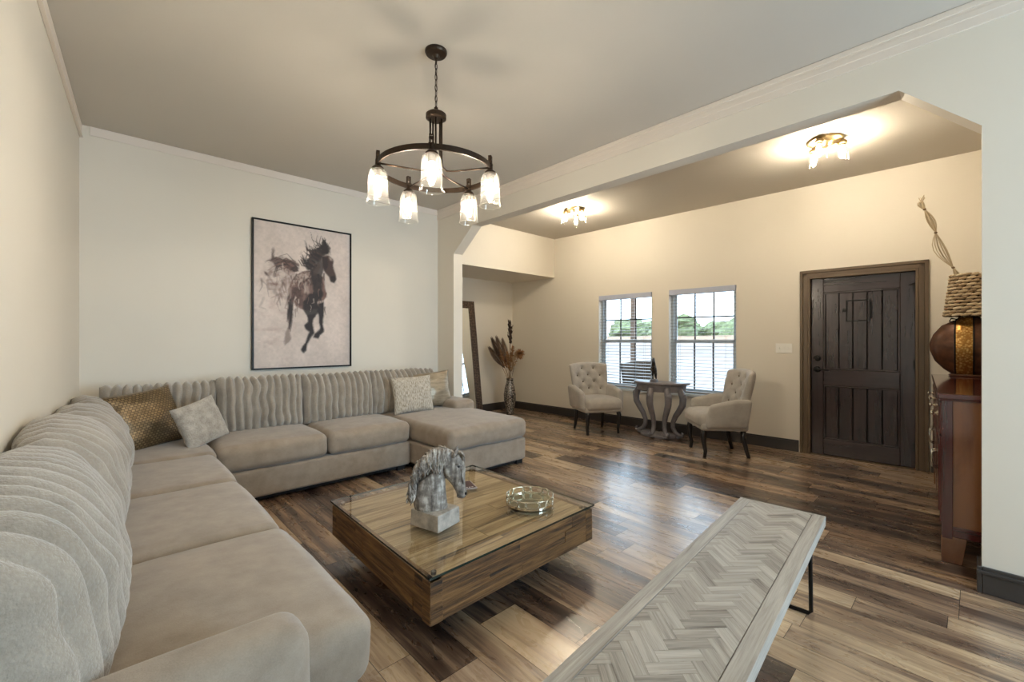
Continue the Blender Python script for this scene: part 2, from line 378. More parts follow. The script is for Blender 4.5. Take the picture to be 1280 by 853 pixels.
# windows ------------------------------------------------------------
def window(name, w):
    y0, y1, z0, z1 = w; r = empty(name); r.matrix_world = FW; r['kind'] = 'structure'
    f = MB(); x0, x1 = .085, .15; e = .035
    f.box(x0, x1, y0, y0+e, z0, z1); f.box(x0, x1, y1-e, y1, z0, z1); f.box(x0, x1, y0, y1, z0, z0+e); f.box(x0, x1, y0, y1, z1-e, z1)
    f.build('window_frame', M['vinyl'], r, bevel=.003)
    zm = (z0+z1)/2-.0
    for k, (a, b, xo) in enumerate(((z0+e, zm+.02, .095), (zm-.02, z1-e, .115))):
        s = MB(); q = .032; s.box(xo, xo+.02, y0+e, y0+e+q, a, b); s.box(xo, xo+.02, y1-e-q, y1-e, a, b); s.box(xo, xo+.02, y0+e, y1-e, a, a+q); s.box(xo, xo+.02, y0+e, y1-e, b-q, b)
        so = s.build('sash', M['vinyl'], r, bevel=.002)
        g = MB(); g.box(xo+.008, xo+.012, y0+e+q, y1-e-q, a+q, b-q); g.build('glass_pane', M['glass'], so)
        m_ = MB()
        for t in (1/3, 2/3): yy = y0+e+q+(y1-y0-2*e-2*q)*t; m_.box(xo+.004, xo+.016, yy-.010, yy+.010, a+q, b-q)
        if k == 1: zz = (a+b)/2; m_.box(xo+.004, xo+.016, y0+e+q, y1-e-q, zz-.010, zz+.010)
        m_.build('muntin_grid', M['muntin'], so)
    s = MB(); s.box(-.02, .085, y0-.01, y1+.01, z0-.03, z0+.004); s.build('window_sill', M['vinyl'], r, bevel=.004)
    return r
window('window_1', W1); window('window_2', W2)
for w in (W1, W2):
    c = FW @ Vector((.19, (w[0]+w[1])/2, (w[2]+w[3])/2)); d = FW.to_3x3() @ Vector((-1, 0, 0))
    area('window_portal', c, d, w[1]-w[0], w[3]-w[2], 1, portal=True)
def blind(w, tilt, label):
    y0, y1, z0, z1 = w[0]+.008, w[1]-.008, w[2], w[3]
    r = empty('window_blind', label=label, cat='window blind', group='slatted blinds in the two foyer windows'); r.matrix_world = FW
    v = MB(); v.box(-.012, .012, y0, y1, z1-.075, z1-.002); v.box(.012, .06, y0, y1, z1-.04, z1-.002); v.build('valance', M['valance'], r, bevel=.004)
    s = MB(); z = z1-.10
    while z > z0+.06:
        dz = math.tan(tilt)*.024
        s.hexa([(.01, y0+.01, z-dz), (.058, y0+.01, z+dz), (.058, y1-.01, z+dz), (.01, y1-.01, z-dz), (.01, y0+.01, z-dz+.004), (.058, y0+.01, z+dz+.004), (.058, y1-.01, z+dz+.004), (.01, y1-.01, z-dz+.004)], .5); z -= .046
    s.build('slat', M['slat'], r)
    b = MB(); b.box(.012, .056, y0+.01, y1-.01, z0+.02, z0+.04); b.build('bottom_rail', M['slat'], r, bevel=.003)
    c = MB()
    for yy in (y0+.13, y1-.13):
        for xx in (.009, .059): c.tube([(xx, yy, z0+.04), (xx, yy, z1-.07)], .0012, 5)
    c.build('ladder_cord', M['slat'], r)
    return r
blind(W1, math.radians(6), 'white slatted blind in the window behind the tufted chair beside the alcove')
blind(W2, math.radians(3), 'white slatted blind in the window nearer the front door, slats fully open')

# front door ---------------------------------------------------------
def door():
    r = empty('door_1'); r.matrix_world = FW; r['kind'] = 'structure'; y0, y1, zt = DR[0]+.012, DR[1]-.012, DR[3]-.012; xf = .035
    f = MB()
    st = .115; zl0, zl1 = .185, .79; zu0, zu1 = .965, zt-.16
    f.box(xf, xf+.045, y0, y0+st, .006, zt, .45); f.box(xf, xf+.045, y1-st, y1, .006, zt, .6)
    for a, b in ((.006, zl0), (zl1, zu0), (zu1, zt)): f.box(xf, xf+.045, y0+st, y1-st, a, b, .55)
    f.build('door_frame', M['doorwood'], r, bevel=.006)
    for a, b in ((zl0, zl1), (zu0, zu1)):
        p = MB(); n = 5; wd_ = (y1-y0-2*st-.036)/n
        for i in range(n): p.box(xf+.012, xf+.036, y0+st+.018+i*wd_+.005, y0+st+.018+(i+1)*wd_-.005, a+.018, b-.018)
        p.mat(1).box(xf+.032, xf+.04, y0+st, y1-st, a, b, 0)
        m_ = MB(); 
        for (c, d, e, g) in ((y0+st, y0+st+.018, a, b), (y1-st-.018, y1-st, a, b), (y0+st, y1-st, a, a+.018), (y0+st, y1-st, b-.018, b)): m_.box(xf+.004, xf+.03, c, d, e, g, .3)
        po = p.build('door_panel', [M['doorwood'], M['groove']], r, bevel=.003); m_.build('panel_moulding', M['doorwood'], po, bevel=.004)
    # little grille door in the upper panel
    s = MB(); ya, yb, za, zb = .735, .945, 1.50, 1.735
    for (c, d, e, g) in ((ya, ya+.012, za, zb), (yb-.012, yb, za, zb), (ya, yb, za, za+.012), (ya, yb, zb-.012, zb)): s.box(xf+.002, xf+.016, c, d, e, g)
    s.box(xf-.008, xf+.016, yb-.006, yb+.03, 1.61, 1.64); s.box(xf-.004, xf+.016, ya-.012, ya+.004, za+.03, zb-.03); s.build('speakeasy_frame', M['black'], r, bevel=.002)
    def plate(z):
        q = MB(); q.M = Matrix.Translation((xf, y1-.06, z)) @ Matrix.Rotation(-PI/2, 4, 'Y'); q.lathe([(.0, 0), (.034, 0), (.034, .006), (.028, .012), (.018, .014), (.018, .03), (.0, .03)], n=20); return q
    plate(1.09).build('deadbolt', M['black'], r, smooth=False)
    h = plate(.965); h.M = None; h.tube([(xf-.035, y1-.06, .965), (xf-.04, y1-.09, .967), (xf-.04, y1-.14, .962), (xf-.037, y1-.175, .955)], [.009, .009, .008, .006], 8); h.build('lever_handle', M['black'], r)
    for z in (.22, 1.05, 1.83):
        q = MB(); q.tube([(xf-.004, y0-.006, z-.045), (xf-.004, y0-.006, z+.045)], .008, 8); q.box(xf-.002, xf+.002, y0-.004, y0+.02, z-.045, z+.045); q.build('hinge', M['black'], r)
    q = MB(); q.tube([(xf-.012, y0-.035, 1.86), (xf-.03, y0+.02, 1.862), (xf-.03, y0+.05, 1.85)], .005, 6); q.build('flip_latch', M['black'], r)
    c = MB(); ce = .098; ya, yb, zt2 = DR[0]-ce+.012, DR[1]+ce-.012, DR[3]+ce-.015
    for d0, d1, xo in ((0, .03, -.028), (.03, .075, -.016), (.075, ce, -.022)):
        c.box(xo, .0, ya+d0, ya+d1, 0, zt2-d0, .3); c.box(xo, .0, yb-d1, yb-d0, 0, zt2-d0, .6); c.box(xo, .0, ya+d0, yb-d0, zt2-d1, zt2-d0, .5)
    c.build('door_casing', M['casing'], r, bevel=.004)
    c = MB(); c.box(-.002, .12, DR[0], DR[0]+.011, 0, DR[3]); c.box(-.002, .12, DR[1]-.011, DR[1], 0, DR[3]); c.box(-.002, .12, DR[0], DR[1], DR[3]-.011, DR[3]); c.box(-.02, .14, DR[0], DR[1], 0.0005, .006); c.build('door_jamb', M['casing'], r)
    c = MB(); c.box(.10, .13, DR[0], DR[1], 0, DR[3]); c.build('door_backing', M['dark'], r)
door()
# light switch
r = empty('light_switch', label='white three-gang light switch plate on the wall left of the front door', cat='light switch'); r.matrix_world = FW @ Matrix.Translation((0, 1.525, 1.20))
mb = MB(); mb.box(-.006, 0, -.085, .085, -.057, .057); mb.build('switch_plate', M['white'], r, bevel=.003)
for k in (-1, 0, 1):
    mb = MB(); mb.box(-.015, -.005, k*.046-.005, k*.046+.005, -.012, .014); mb.build('toggle', M['white'], r, bevel=.002)

# ------------------------------------------------------------------ outside the windows
M['ground'] = plain('pale_dry_ground', srgb(116, 106, 102), .9, var=.12, scale=.6, bump=.2)
M['bank'] = plain('tan_earth_bank', srgb(122, 92, 66), .9, var=.2, scale=.8, bump=.2)
M['leaf'] = plain('tree_foliage', srgb(96, 104, 72), .8, var=.45, scale=2.2, bump=.6, bdist=.2)
M['post'] = plain('porch_post_wood', srgb(92, 70, 54), .6, var=.15)
M['wicker'] = plain('dark_wicker', srgb(66, 52, 40), .7, var=.3, scale=40, bump=.4)
mb = MB(); mb.box(6.1, 140, -90, 110, -.35, -.15); o = mb.build('ground_outside', M['ground']); struct(o)
mb = MB(); rows = []
for i in range(41):
    y = -60+i*4; h = .35+.25*mnoise.noise(Vector((i*.7, 3, 1)))
    rows.append([(36, y, -.16), (39, y, .75+h*.6), (44, y, 1.35+h), (52, y, -.16)])
b = mb.add([p for q in rows for p in q])
for i in range(40):
    for k in range(3): mb.mat(1 if k == 0 else 0).face((b+i*4+k, b+i*4+k+1, b+(i+1)*4+k+1, b+(i+1)*4+k))
o = mb.build('terrain_bank', [M['bank'], M['ground']], smooth=True); struct(o)
def tree(x, y, h, w, label):
    t = empty('bushy_tree', (x, y, -.2), label=label, cat='tree', group='trees beyond the pale yard')
    tr = MB(); tr.tube([(0, 0, 0), (.1, 0, h*.35), (0, .1, h*.6)], [w*.06, w*.045, w*.03], 8); tr.build('trunk', M['post'], t)
    c = MB(); rnd = random.Random(x*7+y)
    for k in range(16):
        a = rnd.random()*2*PI; q = rnd.random()**.5*w*.42; zz = h*(.36+.36*rnd.random())
        rr = w*(.16+.14*rnd.random()); s0 = len(c.v); c.ball((math.cos(a)*q, math.sin(a)*q, zz), (rr, rr, rr*.8), 14, 9)
        for i in range(s0, len(c.v)):
            p = Vector(c.v[i]); c.v[i] = tuple(p+(p-Vector((0, 0, h*.6))).normalized()*w*.10*mnoise.noise(p*1.9))
    c.build('crown', M['leaf'], t, smooth=False)
for k, (x, y, h, w, lb) in enumerate((
    (58, 47, 5.6, 8, 'broad green tree beyond the yard, seen left in the window by the alcove'),
    (62, 38, 4.6, 7, 'green tree beyond the yard, seen right of the porch post'),
    (58, 28.5, 5.4, 7, 'taller green tree beyond the yard, seen left in the window nearer the door'),
    (62, 20.5, 4.7, 7, 'low green tree beyond the yard, seen right in the window nearer the door'),
    (58, 12, 4.2, 6, 'small green tree beyond the yard, furthest toward the front door'),
    (70, 29.3, 4.3, 6, 'low distant tree showing in the dip between two trees, window nearer the door'))): tree(x, y, h, w, lb)
p = FW @ Vector((2.2, 4.72, 0))
mb = MB(); mb.box(-.04, .04, -.04, .04, -.15, 2.7); mb.box(-.055, .055, -.055, .055, -.15, .05); o = mb.build('porch_post', M['post'], bevel=.008); o.location = (p.x, p.y, 0); tag(o, 'tan wooden porch post outside the window by the alcove', 'post')
t = empty('patio_chair', (7.35, 4.20, -.15), math.radians(-15), 'dark wicker patio chair outside the window by the alcove', 'chair')
mb = MB(); n = 22
prof = []
for i in range(n+1):
    a = -PI*.62+PI*1.24*i/n; fl = .10
    prof.append([(math.cos(a)*.33, math.sin(a)*.36, .25), (math.cos(a)*(.33+fl), math.sin(a)*(.36+fl), 1.0+.05*math.cos(a)), (math.cos(a)*(.37+fl), math.sin(a)*(.40+fl), 1.0+.05*math.cos(a)), (math.cos(a)*.37, math.sin(a)*.40, .25)])
b = mb.add([p_ for q in prof for p_ in q])
for i in range(n):
    for k in range(4): k2 = (k+1) % 4; mb.face((b+i*4+k, b+i*4+k2, b+(i+1)*4+k2, b+(i+1)*4+k))
mb.build('backrest', M['wicker'], t)
mb = MB(); mb.rbox((0, 0, .36), (.62, .62, .16), .05, 4); mb.build('seat', M['wicker'], t, smooth=True)
for sx in (-.22, .22):
    for sy in (-.24, .24): mb = MB(); mb.tube([(sx, sy, 0), (sx*.95, sy*.95, .3)], .025, 8); mb.build('leg', M['wicker'], t)

# ------------------------------------------------------------------ sectional sofa
sofa = empty('sectional_sofa', (0, 0, 0), label='large beige velvet corner sectional sofa with a chaise end and ribbed plush back cushions', cat='sofa')
def sp(name, c, s, r, m='sofa', k=6, puff=(0,)*6, wob=0, seed=0, post=None):
    mb = MB(); mb.rbox(c, s, r, k, puff, wob, seed, post); return mb.build(name, M[m], sofa, smooth=True)
XF = .575   # front plane of the left run
def span(x0, x1, y0, y1, z0, z1): return ((x0+x1)/2, (y0+y1)/2, (z0+z1)/2), (x1-x0, y1-y0, z1-z0)
def block(name, x0, x1, y0, y1, z0, z1, r, **kw): c, s = span(x0, x1, y0, y1, z0, z1); return sp(name, c, s, r, **kw)
block('base', -.22, XF-.015, 1.14, 4.84, .045, .275, .025, k=8)
block('base', XF-.03, 2.235, 3.875, 4.84, .045, .275, .025, k=8)
block('chaise_base', 2.245, 3.235, 3.225, 4.84, .045, .275, .03, k=8)
SE = dict(puff=(.02, .0, .0, .0, .028, 0), wob=.006)
block('seat_cushion', -.12, XF+.01, 1.23, 2.135, .275, .47, .05, seed=1, puff=(.03, 0, 0, .012, .03, 0), wob=.008)
block('seat_cushion', -.12, XF, 2.14, 3.0, .275, .47, .045, seed=2, **SE)
block('seat_cushion', -.12, XF, 3.005, 3.80, .275, .47, .045, seed=3, **SE)
block('corner_cushion', -.12, .60, 3.805, 4.62, .275, .475, .045, seed=4, puff=(.0, 0, 0, 0, .02, 0), wob=.006)
SB = dict(puff=(0, 0, 0, .022, .03, 0), wob=.006)
block('seat_cushion', .605, 1.425, 3.86, 4.62, .275, .475, .055, seed=5, **SB)
block('seat_cushion', 1.43, 2.235, 3.86, 4.62, .275, .475, .055, seed=6, **SB)
block('chaise_cushion', 2.245, 3.245, 3.205, 4.62, .275, .475, .06, seed=7, k=9, puff=(.012, .0, 0, .02, .025, 0), wob=.01)
block('back_frame', -.235, -.08, 1.14, 4.84, .27, .72, .05, k=10)
block('back_frame', -.2, 3.24, 4.70, 4.86, .27, .72, .05, k=10)
# arms
def arm_post(g):
    return (g.x, g.y, g.z-(.03*max(0, (g.x-.05)) if g.z > 0 else 0))
c, s = span(-.25, .36, 1.075, 1.225, .05, .62)
sp('arm', c, s, .05, k=8, puff=(.01, 0, .0, .006, .012, 0), wob=.004, seed=9, post=arm_post)
block('arm', 2.97, 3.27, 4.13, 4.83, .27, .575, .05, k=6, puff=(0, 0, 0, .012, .012, 0))
for (x, y) in ((-.15, 1.22), (.48, 1.22), (-.15, 3.0), (.48, 3.0), (.65, 3.95), (2.15, 3.95), (2.3, 3.3), (3.17, 3.3), (3.17, 4.75), (2.3, 4.75), (-.1, 4.75)):
    mb = MB(); mb.box(x-.04, x+.04, y-.04, y+.04, 0, .05); mb.build('foot', M['dark'], sofa)
mb = MB(); mb.box(-.2, XF-.06, 1.2, 4.8, .012, .048); mb.box(XF-.08, 2.2, 3.93, 4.8, .012, .048); mb.box(2.28, 3.19, 3.28, 4.8, .012, .048); mb.build('plinth_shade', M['dark'], sofa)  # dark sheets added under the bases for the shade below the sofa

def ribbed(name, loc, rz, w, h, t, lean, ribs, amp, seed, slump=0, mat='plush', roll=0, sag=.0, ex=.8, wav=.15, edge_p=5):
    """plush back cushion, local x = width, y = thickness (front is -y), z = height; vertical ribs run over the top edge"""
    nx, nz = ribs*12, 30; rnd = random.Random(seed); mb = MB(); ph = rnd.random()
    def pt(i, j, side):
        u = -1+2*i/nx; q = j/nz; v = -1+2*q
        th = t/2*max(0, 1-abs(u)**edge_p)**.5*max(0, 1-abs(v)**3.2)**.5
        rib = amp*(abs(math.sin(PI*(ribs*(u+1)/2+.10*math.sin(3*v+seed)+wav*mnoise.noise(Vector((u*3, v*2, seed+9))))))**ex-.6)
        edge = max(0, 1-abs(u)**8)**.5
        x = u*w/2*(1-.03*(1-v*v)*0)+.012*mnoise.noise(Vector((u*2, v*2, seed)))
        z = (v+1)/2*h+rib*max(0, v)**3*.9*edge
        y = side*(th+(rib*edge+.02*mnoise.noise(Vector((u*2.3+seed, v*2.3, side))))*min(1, 4*max(0, 1-abs(v)**3.2)))
        y += lean*(q**1.4)*h - slump*math.sin(PI*q)*.5
        z -= sag*(u*u)*q + slump*.5*q
        z += .012*mnoise.noise(Vector((u*1.7+seed*3, 2.2, 0)))*q
        return (x, y, z)
    fr = [[mb.add([pt(i, j, -1)]) for j in range(nz+1)] for i in range(nx+1)]
    bk = [[fr[i][j] if i in (0, nx) or j in (0, nz) else mb.add([pt(i, j, 1)]) for j in range(nz+1)] for i in range(nx+1)]
    for i in range(nx):
        for j in range(nz):
            mb.face((fr[i][j], fr[i+1][j], fr[i+1][j+1], fr[i][j+1])); mb.face((bk[i][j], bk[i][j+1], bk[i+1][j+1], bk[i+1][j]))
    o = mb.build(name, M[mat], sofa, smooth=True); o.location = loc; o.rotation_euler = (0, roll, rz); return o
# along the back wall
ribbed('back_cushion', (.34, 4.55, .46), 0, .76, .47, .20, .14, 12, .038, 1)
ribbed('back_cushion', (1.055, 4.49, .47), 0, .70, .485, .22, .16, 11, .040, 2)
ribbed('back_cushion', (1.765, 4.49, .47), 0, .72, .48, .22, .16, 11, .040, 3)
ribbed('back_cushion', (2.545, 4.53, .47), 0, .84, .475, .20, .16, 13, .036, 4)
# along the left wall, slumped
R90 = PI/2
ribbed('back_cushion', (-.03, 4.30, .46), R90+.1, .66, .47, .22, .18, 11, .018, 5, .05, sag=.06, ex=.5, wav=.25, edge_p=2.8)
ribbed('back_cushion', (-.03, 3.62, .46), R90, .90, .49, .29, .20, 13, .018, 6, .06, sag=.10, ex=.5, wav=.25, edge_p=2.8)
ribbed('back_cushion', (-.08, 2.68, .45), R90-.02, 1.02, .55, .30, .15, 15, .020, 7, .06, sag=.11, ex=.5, wav=.25, edge_p=2.8)
ribbed('back_cushion', (-.115, 1.68, .45), R90-.03, 1.12, .57, .29, .14, 15, .022, 8, .06, sag=.08, ex=.5, wav=.25, edge_p=3.6)

# loose scatter cushions
def scatter(name, loc, rot, w, h, t, m, label, seed, fuzz=0, pinch=.06):
    n = 28; mb = MB()
    def pt(i, j, side):
        u = -1+2*i/n; v = -1+2*j/n
        th = t/2*(max(0, 1-u*u)**.45)*(max(0, 1-v*v)**.45)
        x = u*w/2*(1-pinch*(1-v*v)*0-pinch*(1-abs(v)**2)*abs(u)**3); z = v*h/2*(1-pinch*(1-abs(u)**2)*abs(v)**3)
        return (x, side*(th+(.012*mnoise.noise(Vector((u*2.5, v*2.5, seed+side)))+fuzz*mnoise.noise(Vector((u*16, v*16, seed))))*min(1, 6*th/t)), z+h/2)
    fr = [[mb.add([pt(i, j, -1)]) for j in range(n+1)] for i in range(n+1)]
    bk = [[fr[i][j] if i in (0, n) or j in (0, n) else mb.add([pt(i, j, 1)]) for j in range(n+1)] for i in range(n+1)]
    for i in range(n):
        for j in range(n):
            mb.face((fr[i][j], fr[i+1][j], fr[i+1][j+1], fr[i][j+1]), [(i/n, j/n), ((i+1)/n, j/n), ((i+1)/n, (j+1)/n), (i/n, (j+1)/n)])
            mb.face((bk[i][j], bk[i][j+1], bk[i+1][j+1], bk[i+1][j]), [(i/n, j/n), (i/n, (j+1)/n), ((i+1)/n, (j+1)/n), ((i+1)/n, j/n)])
    o = mb.build(name, m, smooth=True); o.location = loc; o.rotation_euler = rot; tag(o, label, 'cushion', 'scatter cushions on the sectional'); return o
def gold_mat():
    a = N('gold_knit_sequin'); v = a.coords('UV', (20, 26, 1))
    w = a.n('ShaderNodeTexBrick'); w.inputs['Scale'].default_value = 1; w.inputs['Mortar Size'].default_value = .16; w.inputs['Brick Width'].default_value = 1; w.inputs['Row Height'].default_value = 1
    a.l(v, w.inputs['Vector']); v2 = a.coords('UV'); f = a.noise(v2, 2.4, 3)
    for nm, cc in (('Color1', (150, 128, 94)), ('Color2', (116, 97, 70)), ('Mortar', (92, 76, 54))): w.inputs[nm].default_value = srgb(*cc)
    a.set(w.outputs['Color'], .4, .5)
    a.bump(w.outputs['Fac'], .7, -.006); return a.m
def satin_mat():
    a = N('champagne_satin'); f = a.noise(a.coords('UV', (2, 6, 1)), 3, 4); a.set(a.ramp(f, [(.3, srgb(136, 122, 102)), (.7, srgb(170, 157, 136))]), .36, .35); a.bump(f, .15, .01); return a.m
def slub_mat():
    a = N('slub_weave'); f = a.noise(a.coords('UV', (50, 12, 1)), 1, 5, .65); a.set(a.ramp(f, [(.36, srgb(128, 116, 100)), (.5, srgb(182, 173, 158)), (.66, srgb(206, 199, 187))]), .85); a.p.inputs['Sheen Weight'].default_value = .3; a.bump(f, .4, .004); return a.m
def rot(face, tilt, roll=0):
    """face: heading the cushion's front looks along; tilt: leaned back; roll: turned in its own plane"""
    return (Matrix.Rotation(face+PI/2, 4, 'Z') @ Matrix.Rotation(-tilt, 4, 'X') @ Matrix.Rotation(roll, 4, 'Y')).to_euler()
scatter('scatter_cushion', (.28, 4.27, .475), rot(math.radians(-58), .32, -.10), .50, .46, .17, gold_mat(), 'gold knitted cushion leaning in the corner of the sectional', 3)
scatter('scatter_cushion', (.60, 4.10, .49), rot(math.radians(-62), .30, -.24), .35, .35, .13, M['plush_grey'], 'small mottled grey fur cushion beside the gold cushion', 4, .006)
scatter('scatter_cushion', (2.50, 4.24, .49), rot(math.radians(-95), .22, -.02), .48, .41, .15, slub_mat(), 'cream slub-weave cushion in front of the satin cushion on the chaise', 5)
scatter('scatter_cushion', (2.82, 4.42, .49), rot(math.radians(-100), .18, -.06), .58, .43, .15, satin_mat(), 'champagne satin cushion partly behind the cream cushion on the chaise', 6)

# ------------------------------------------------------------------ painting
def painting():
    x0, x1, z0, z1 = 1.065, 2.077, .995, 2.533; w, h = x1-x0, z1-z0
    t = empty('framed_painting', (x0, YB, z0), label='tall framed painting of a dark galloping horse on the cream wall above the sofa', cat='painting')
    f = MB(); e = .016
    f.box(0, e, -.045, -.002, 0, h); f.box(w-e, w, -.045, -.002, 0, h); f.box(e, w-e, -.045, -.002, 0, e); f.box(e, w-e, -.045, -.002, h-e, h); f.build('frame', M['black'], t, bevel=.002)
    nx, ny = 190, 290
    U, V = np.meshgrid(np.linspace(0, 1, nx), np.linspace(0, 1, ny))
    # quad of the canvas in a sketch frame, points below are written in that frame
    TL, TR, BR, BL = (67, 55), (563, 135), (553, 805), (52, 820)
    top = 1-V
    def XY(u, v):  # v from top
        x = (TL[0]*(1-u)+TR[0]*u)*(1-v)+(BL[0]*(1-u)+BR[0]*u)*v; y = (TL[1]*(1-u)+TR[1]*u)*(1-v)+(BL[1]*(1-u)+BR[1]*u)*v; return x, y
    X, Y = XY(U, top)
    rs = np.random.RandomState(3)
    def vnoise(sx, sy, seed, oct=4):
        r = np.zeros_like(U); amp = 1; tot = 0
        for o in range(oct):
            g = np.random.RandomState(seed+o).rand(int(sy*2**o)+3, int(sx*2**o)+3)
            a = U*(g.shape[1]-2); b = V*(g.shape[0]-2); i = a.astype(int); j = b.astype(int); fa = a-i; fb = b-j
            fa = fa*fa*(3-2*fa); fb = fb*fb*(3-2*fb)
            r += amp*((g[j, i]*(1-fa)+g[j, i+1]*fa)*(1-fb)+(g[j+1, i]*(1-fa)+g[j+1, i+1]*fa)*fb); tot += amp; amp *= .6
        return r/tot
    wx = (vnoise(14, 20, 11)-.5)*26; wy = (vnoise(14, 20, 23)-.5)*26; Xn, Yn = X+wx, Y+wy
    def inside(poly, XX, YY):
        c = np.zeros(XX.shape, bool); n = len(poly)
        for i in range(n):
            x1_, y1_ = poly[i]; x2_, y2_ = poly[(i+1) % n]
            if y1_ == y2_: continue
            m = ((y1_ > YY) != (y2_ > YY)) & (XX < (x2_-x1_)*(YY-y1_)/(y2_-y1_)+x1_); c ^= m
        return c
    def soft(poly, amt=1.0):
        r = np.zeros_like(U)
        for dx, dy in ((0, 0), (2.5, 0), (-2.5, 0), (0, 2.5), (0, -2.5), (4, 4), (-4, -4), (4, -4), (-4, 4)): r += inside(poly, X+wx*amt+dx, Y+wy*amt+dy)
        return r/9
    lin = lambda r, g, b: np.array(srgb(r, g, b)[:3])
    n1 = vnoise(5, 7, 1); n2 = vnoise(30, 12, 5); n3 = vnoise(40, 60, 9); n4 = vnoise(9, 30, 31); n5 = vnoise(22, 34, 77)
    col = lin(210, 196, 188)[None, None, :]*(.82+.36*n1[..., None])*(.94+.12*n3[..., None])
    pink = np.clip((n4-.5)*3, 0, 1)*np.clip(1.2-np.abs((Y-560)/300), 0, 1)*(X < 260); col = col*(1-pink[..., None]*.35)+lin(150, 110, 105)*pink[..., None]*.35
    dark, mid, brown, light = lin(30, 21, 21), lin(112, 84, 76), lin(66, 47, 43), lin(196, 178, 168)
    def lay(mask, c, k=1.0):
        nonlocal col; a = np.clip(mask*k, 0, 1)[..., None]; col = col*(1-a)+c*a
    smoke = [(108, 265), (150, 240), (215, 250), (280, 300), (260, 345), (225, 420), (190, 450), (140, 430), (120, 350)]
    lay(soft(smoke, 1.8)*np.clip((n4-.35)*2.2, 0, 1), mid, .75)
    tail = [(275, 322), (258, 285), (225, 258), (190, 248), (165, 255), (150, 195), (146, 255), (112, 275), (150, 268), (165, 300), (195, 280), (230, 305), (250, 320)]
    lay(soft(tail, 1.1), brown, .85); lay(soft([(230, 290), (262, 292), (280, 322), (240, 318), (205, 270), (190, 252)], .8), dark, .8)
    lay(soft([(105, 320), (125, 330), (135, 350), (118, 345)], .5), brown, .8)
    hind = [(222, 400), (258, 420), (248, 500), (245, 560), (232, 592), (226, 640), (232, 668), (214, 692), (200, 702), (204, 660), (217, 618), (220, 560), (217, 500)]
    lay(soft(hind, .5), brown, .95*1); lay(soft([(228, 620), (232, 668), (214, 692), (200, 702), (204, 660), (216, 620)], .5), light, .45)
    body = [(350, 315), (300, 322), (262, 342), (236, 372), (221, 418), (238, 468), (262, 498), (295, 522), (330, 525), (382, 505), (412, 470), (424, 440), (404, 350)]
    lay(soft(body, .7), mid, .95); lay(soft(body, .4)*np.clip((n5-.42)*4, 0, 1), brown, .9); lay(soft([(345, 322), (300, 328), (258, 350), (240, 380), (265, 375), (310, 360), (345, 350)], 1.0)*np.clip((n3-.3)*3, 0, 1), light, .7)
    lay(soft([(240, 400), (290, 420), (300, 500), (270, 495), (240, 460)], .7), brown, .6)
    chest = [(296, 480), (330, 440), (400, 430), (392, 490), (380, 530), (345, 575), (320, 560), (298, 522)]
    lay(soft(chest, .5), dark, .95)
    neck = [(398, 243), (412, 310), (400, 345), (402, 400), (412, 452), (360, 460), (345, 390), (338, 335), (362, 285)]
    lay(soft(neck, .45), dark, .9); lay(soft([(355, 300), (385, 265), (392, 300), (372, 340), (356, 335)], .5), brown, .7)
    lay(soft([(412, 330), (420, 420), (424, 460), (404, 470), (402, 380)], .6), mid, .7)
    fr = [(380, 478), (409, 480), (407, 560), (404, 600), (409, 632), (386, 650), (375, 670), (345, 662), (355, 642), (385, 620), (381, 560), (372, 525)]
    lay(soft(fr, .35), dark, 1)
    fl = [(318, 548), (362, 540), (347, 590), (356, 640), (332, 665), (320, 692), (310, 732), (292, 747), (279, 726), (290, 705), (306, 690), (315, 660), (327, 635), (310, 622), (302, 600), (322, 582)]
    lay(soft(fl, .35), dark, 1)
    lay(soft([(374, 478), (406, 473), (408, 481), (380, 486), (376, 495)], .2), light, .9)
    mane = [(322, 318), (312, 295), (332, 252), (345, 222), (320, 215), (312, 160), (335, 205), (378, 205), (404, 182), (402, 148), (424, 172), (446, 195), (452, 228), (430, 242), (398, 248), (376, 272), (350, 302)]
    lay(soft(mane, 1.2), dark, .95); lay(soft([(280, 210), (300, 250), (330, 290), (318, 300), (296, 270)], 1.6), mid, .6)
    head = [(398, 243), (440, 238), (462, 258), (468, 272), (462, 290), (478, 338), (481, 364), (466, 383), (446, 376), (440, 352), (416, 326), (404, 302)]
    lay(soft(head, .3), brown, 1); lay(soft([(400, 246), (432, 250), (436, 290), (418, 322), (406, 300)], .5), dark, .7); lay(soft([(446, 348), (478, 345), (480, 366), (464, 382), (447, 374)], .3), dark, .9)
    lay(soft([(440, 244), (456, 256), (458, 268), (446, 262)], .3), light, .7)
    lay(soft([(300, 380), (318, 375), (325, 420), (308, 440)], .7), light, .5); lay(soft([(320, 400), (330, 395), (335, 430), (322, 440)], .5), light, .4)
    lay(soft([(455, 352), (466, 350), (468, 360), (458, 362)], .2), lin(20, 15, 15), .9)
    prs = random.Random(12)
    def stroke(pts, w0, c, k):
        d = np.full(U.shape, 1e9); P_ = [np.array(p, float) for p in pts]; tot = len(P_)-1
        for i in range(tot):
            a_, b_ = P_[i], P_[i+1]; e_ = b_-a_; L2 = max(1e-6, (e_**2).sum()); tt = np.clip(((X-a_[0])*e_[0]+(Y-a_[1])*e_[1])/L2, 0, 1)
            dist = np.hypot(X-a_[0]-e_[0]*tt, Y-a_[1]-e_[1]*tt); wid = w0*(1-.75*(i+tt)/tot); d = np.minimum(d, dist/np.maximum(wid, .8))
        lay(np.clip(1.5-d, 0, 1)*np.clip(.35+1.3*n2, 0, 1), c, k)
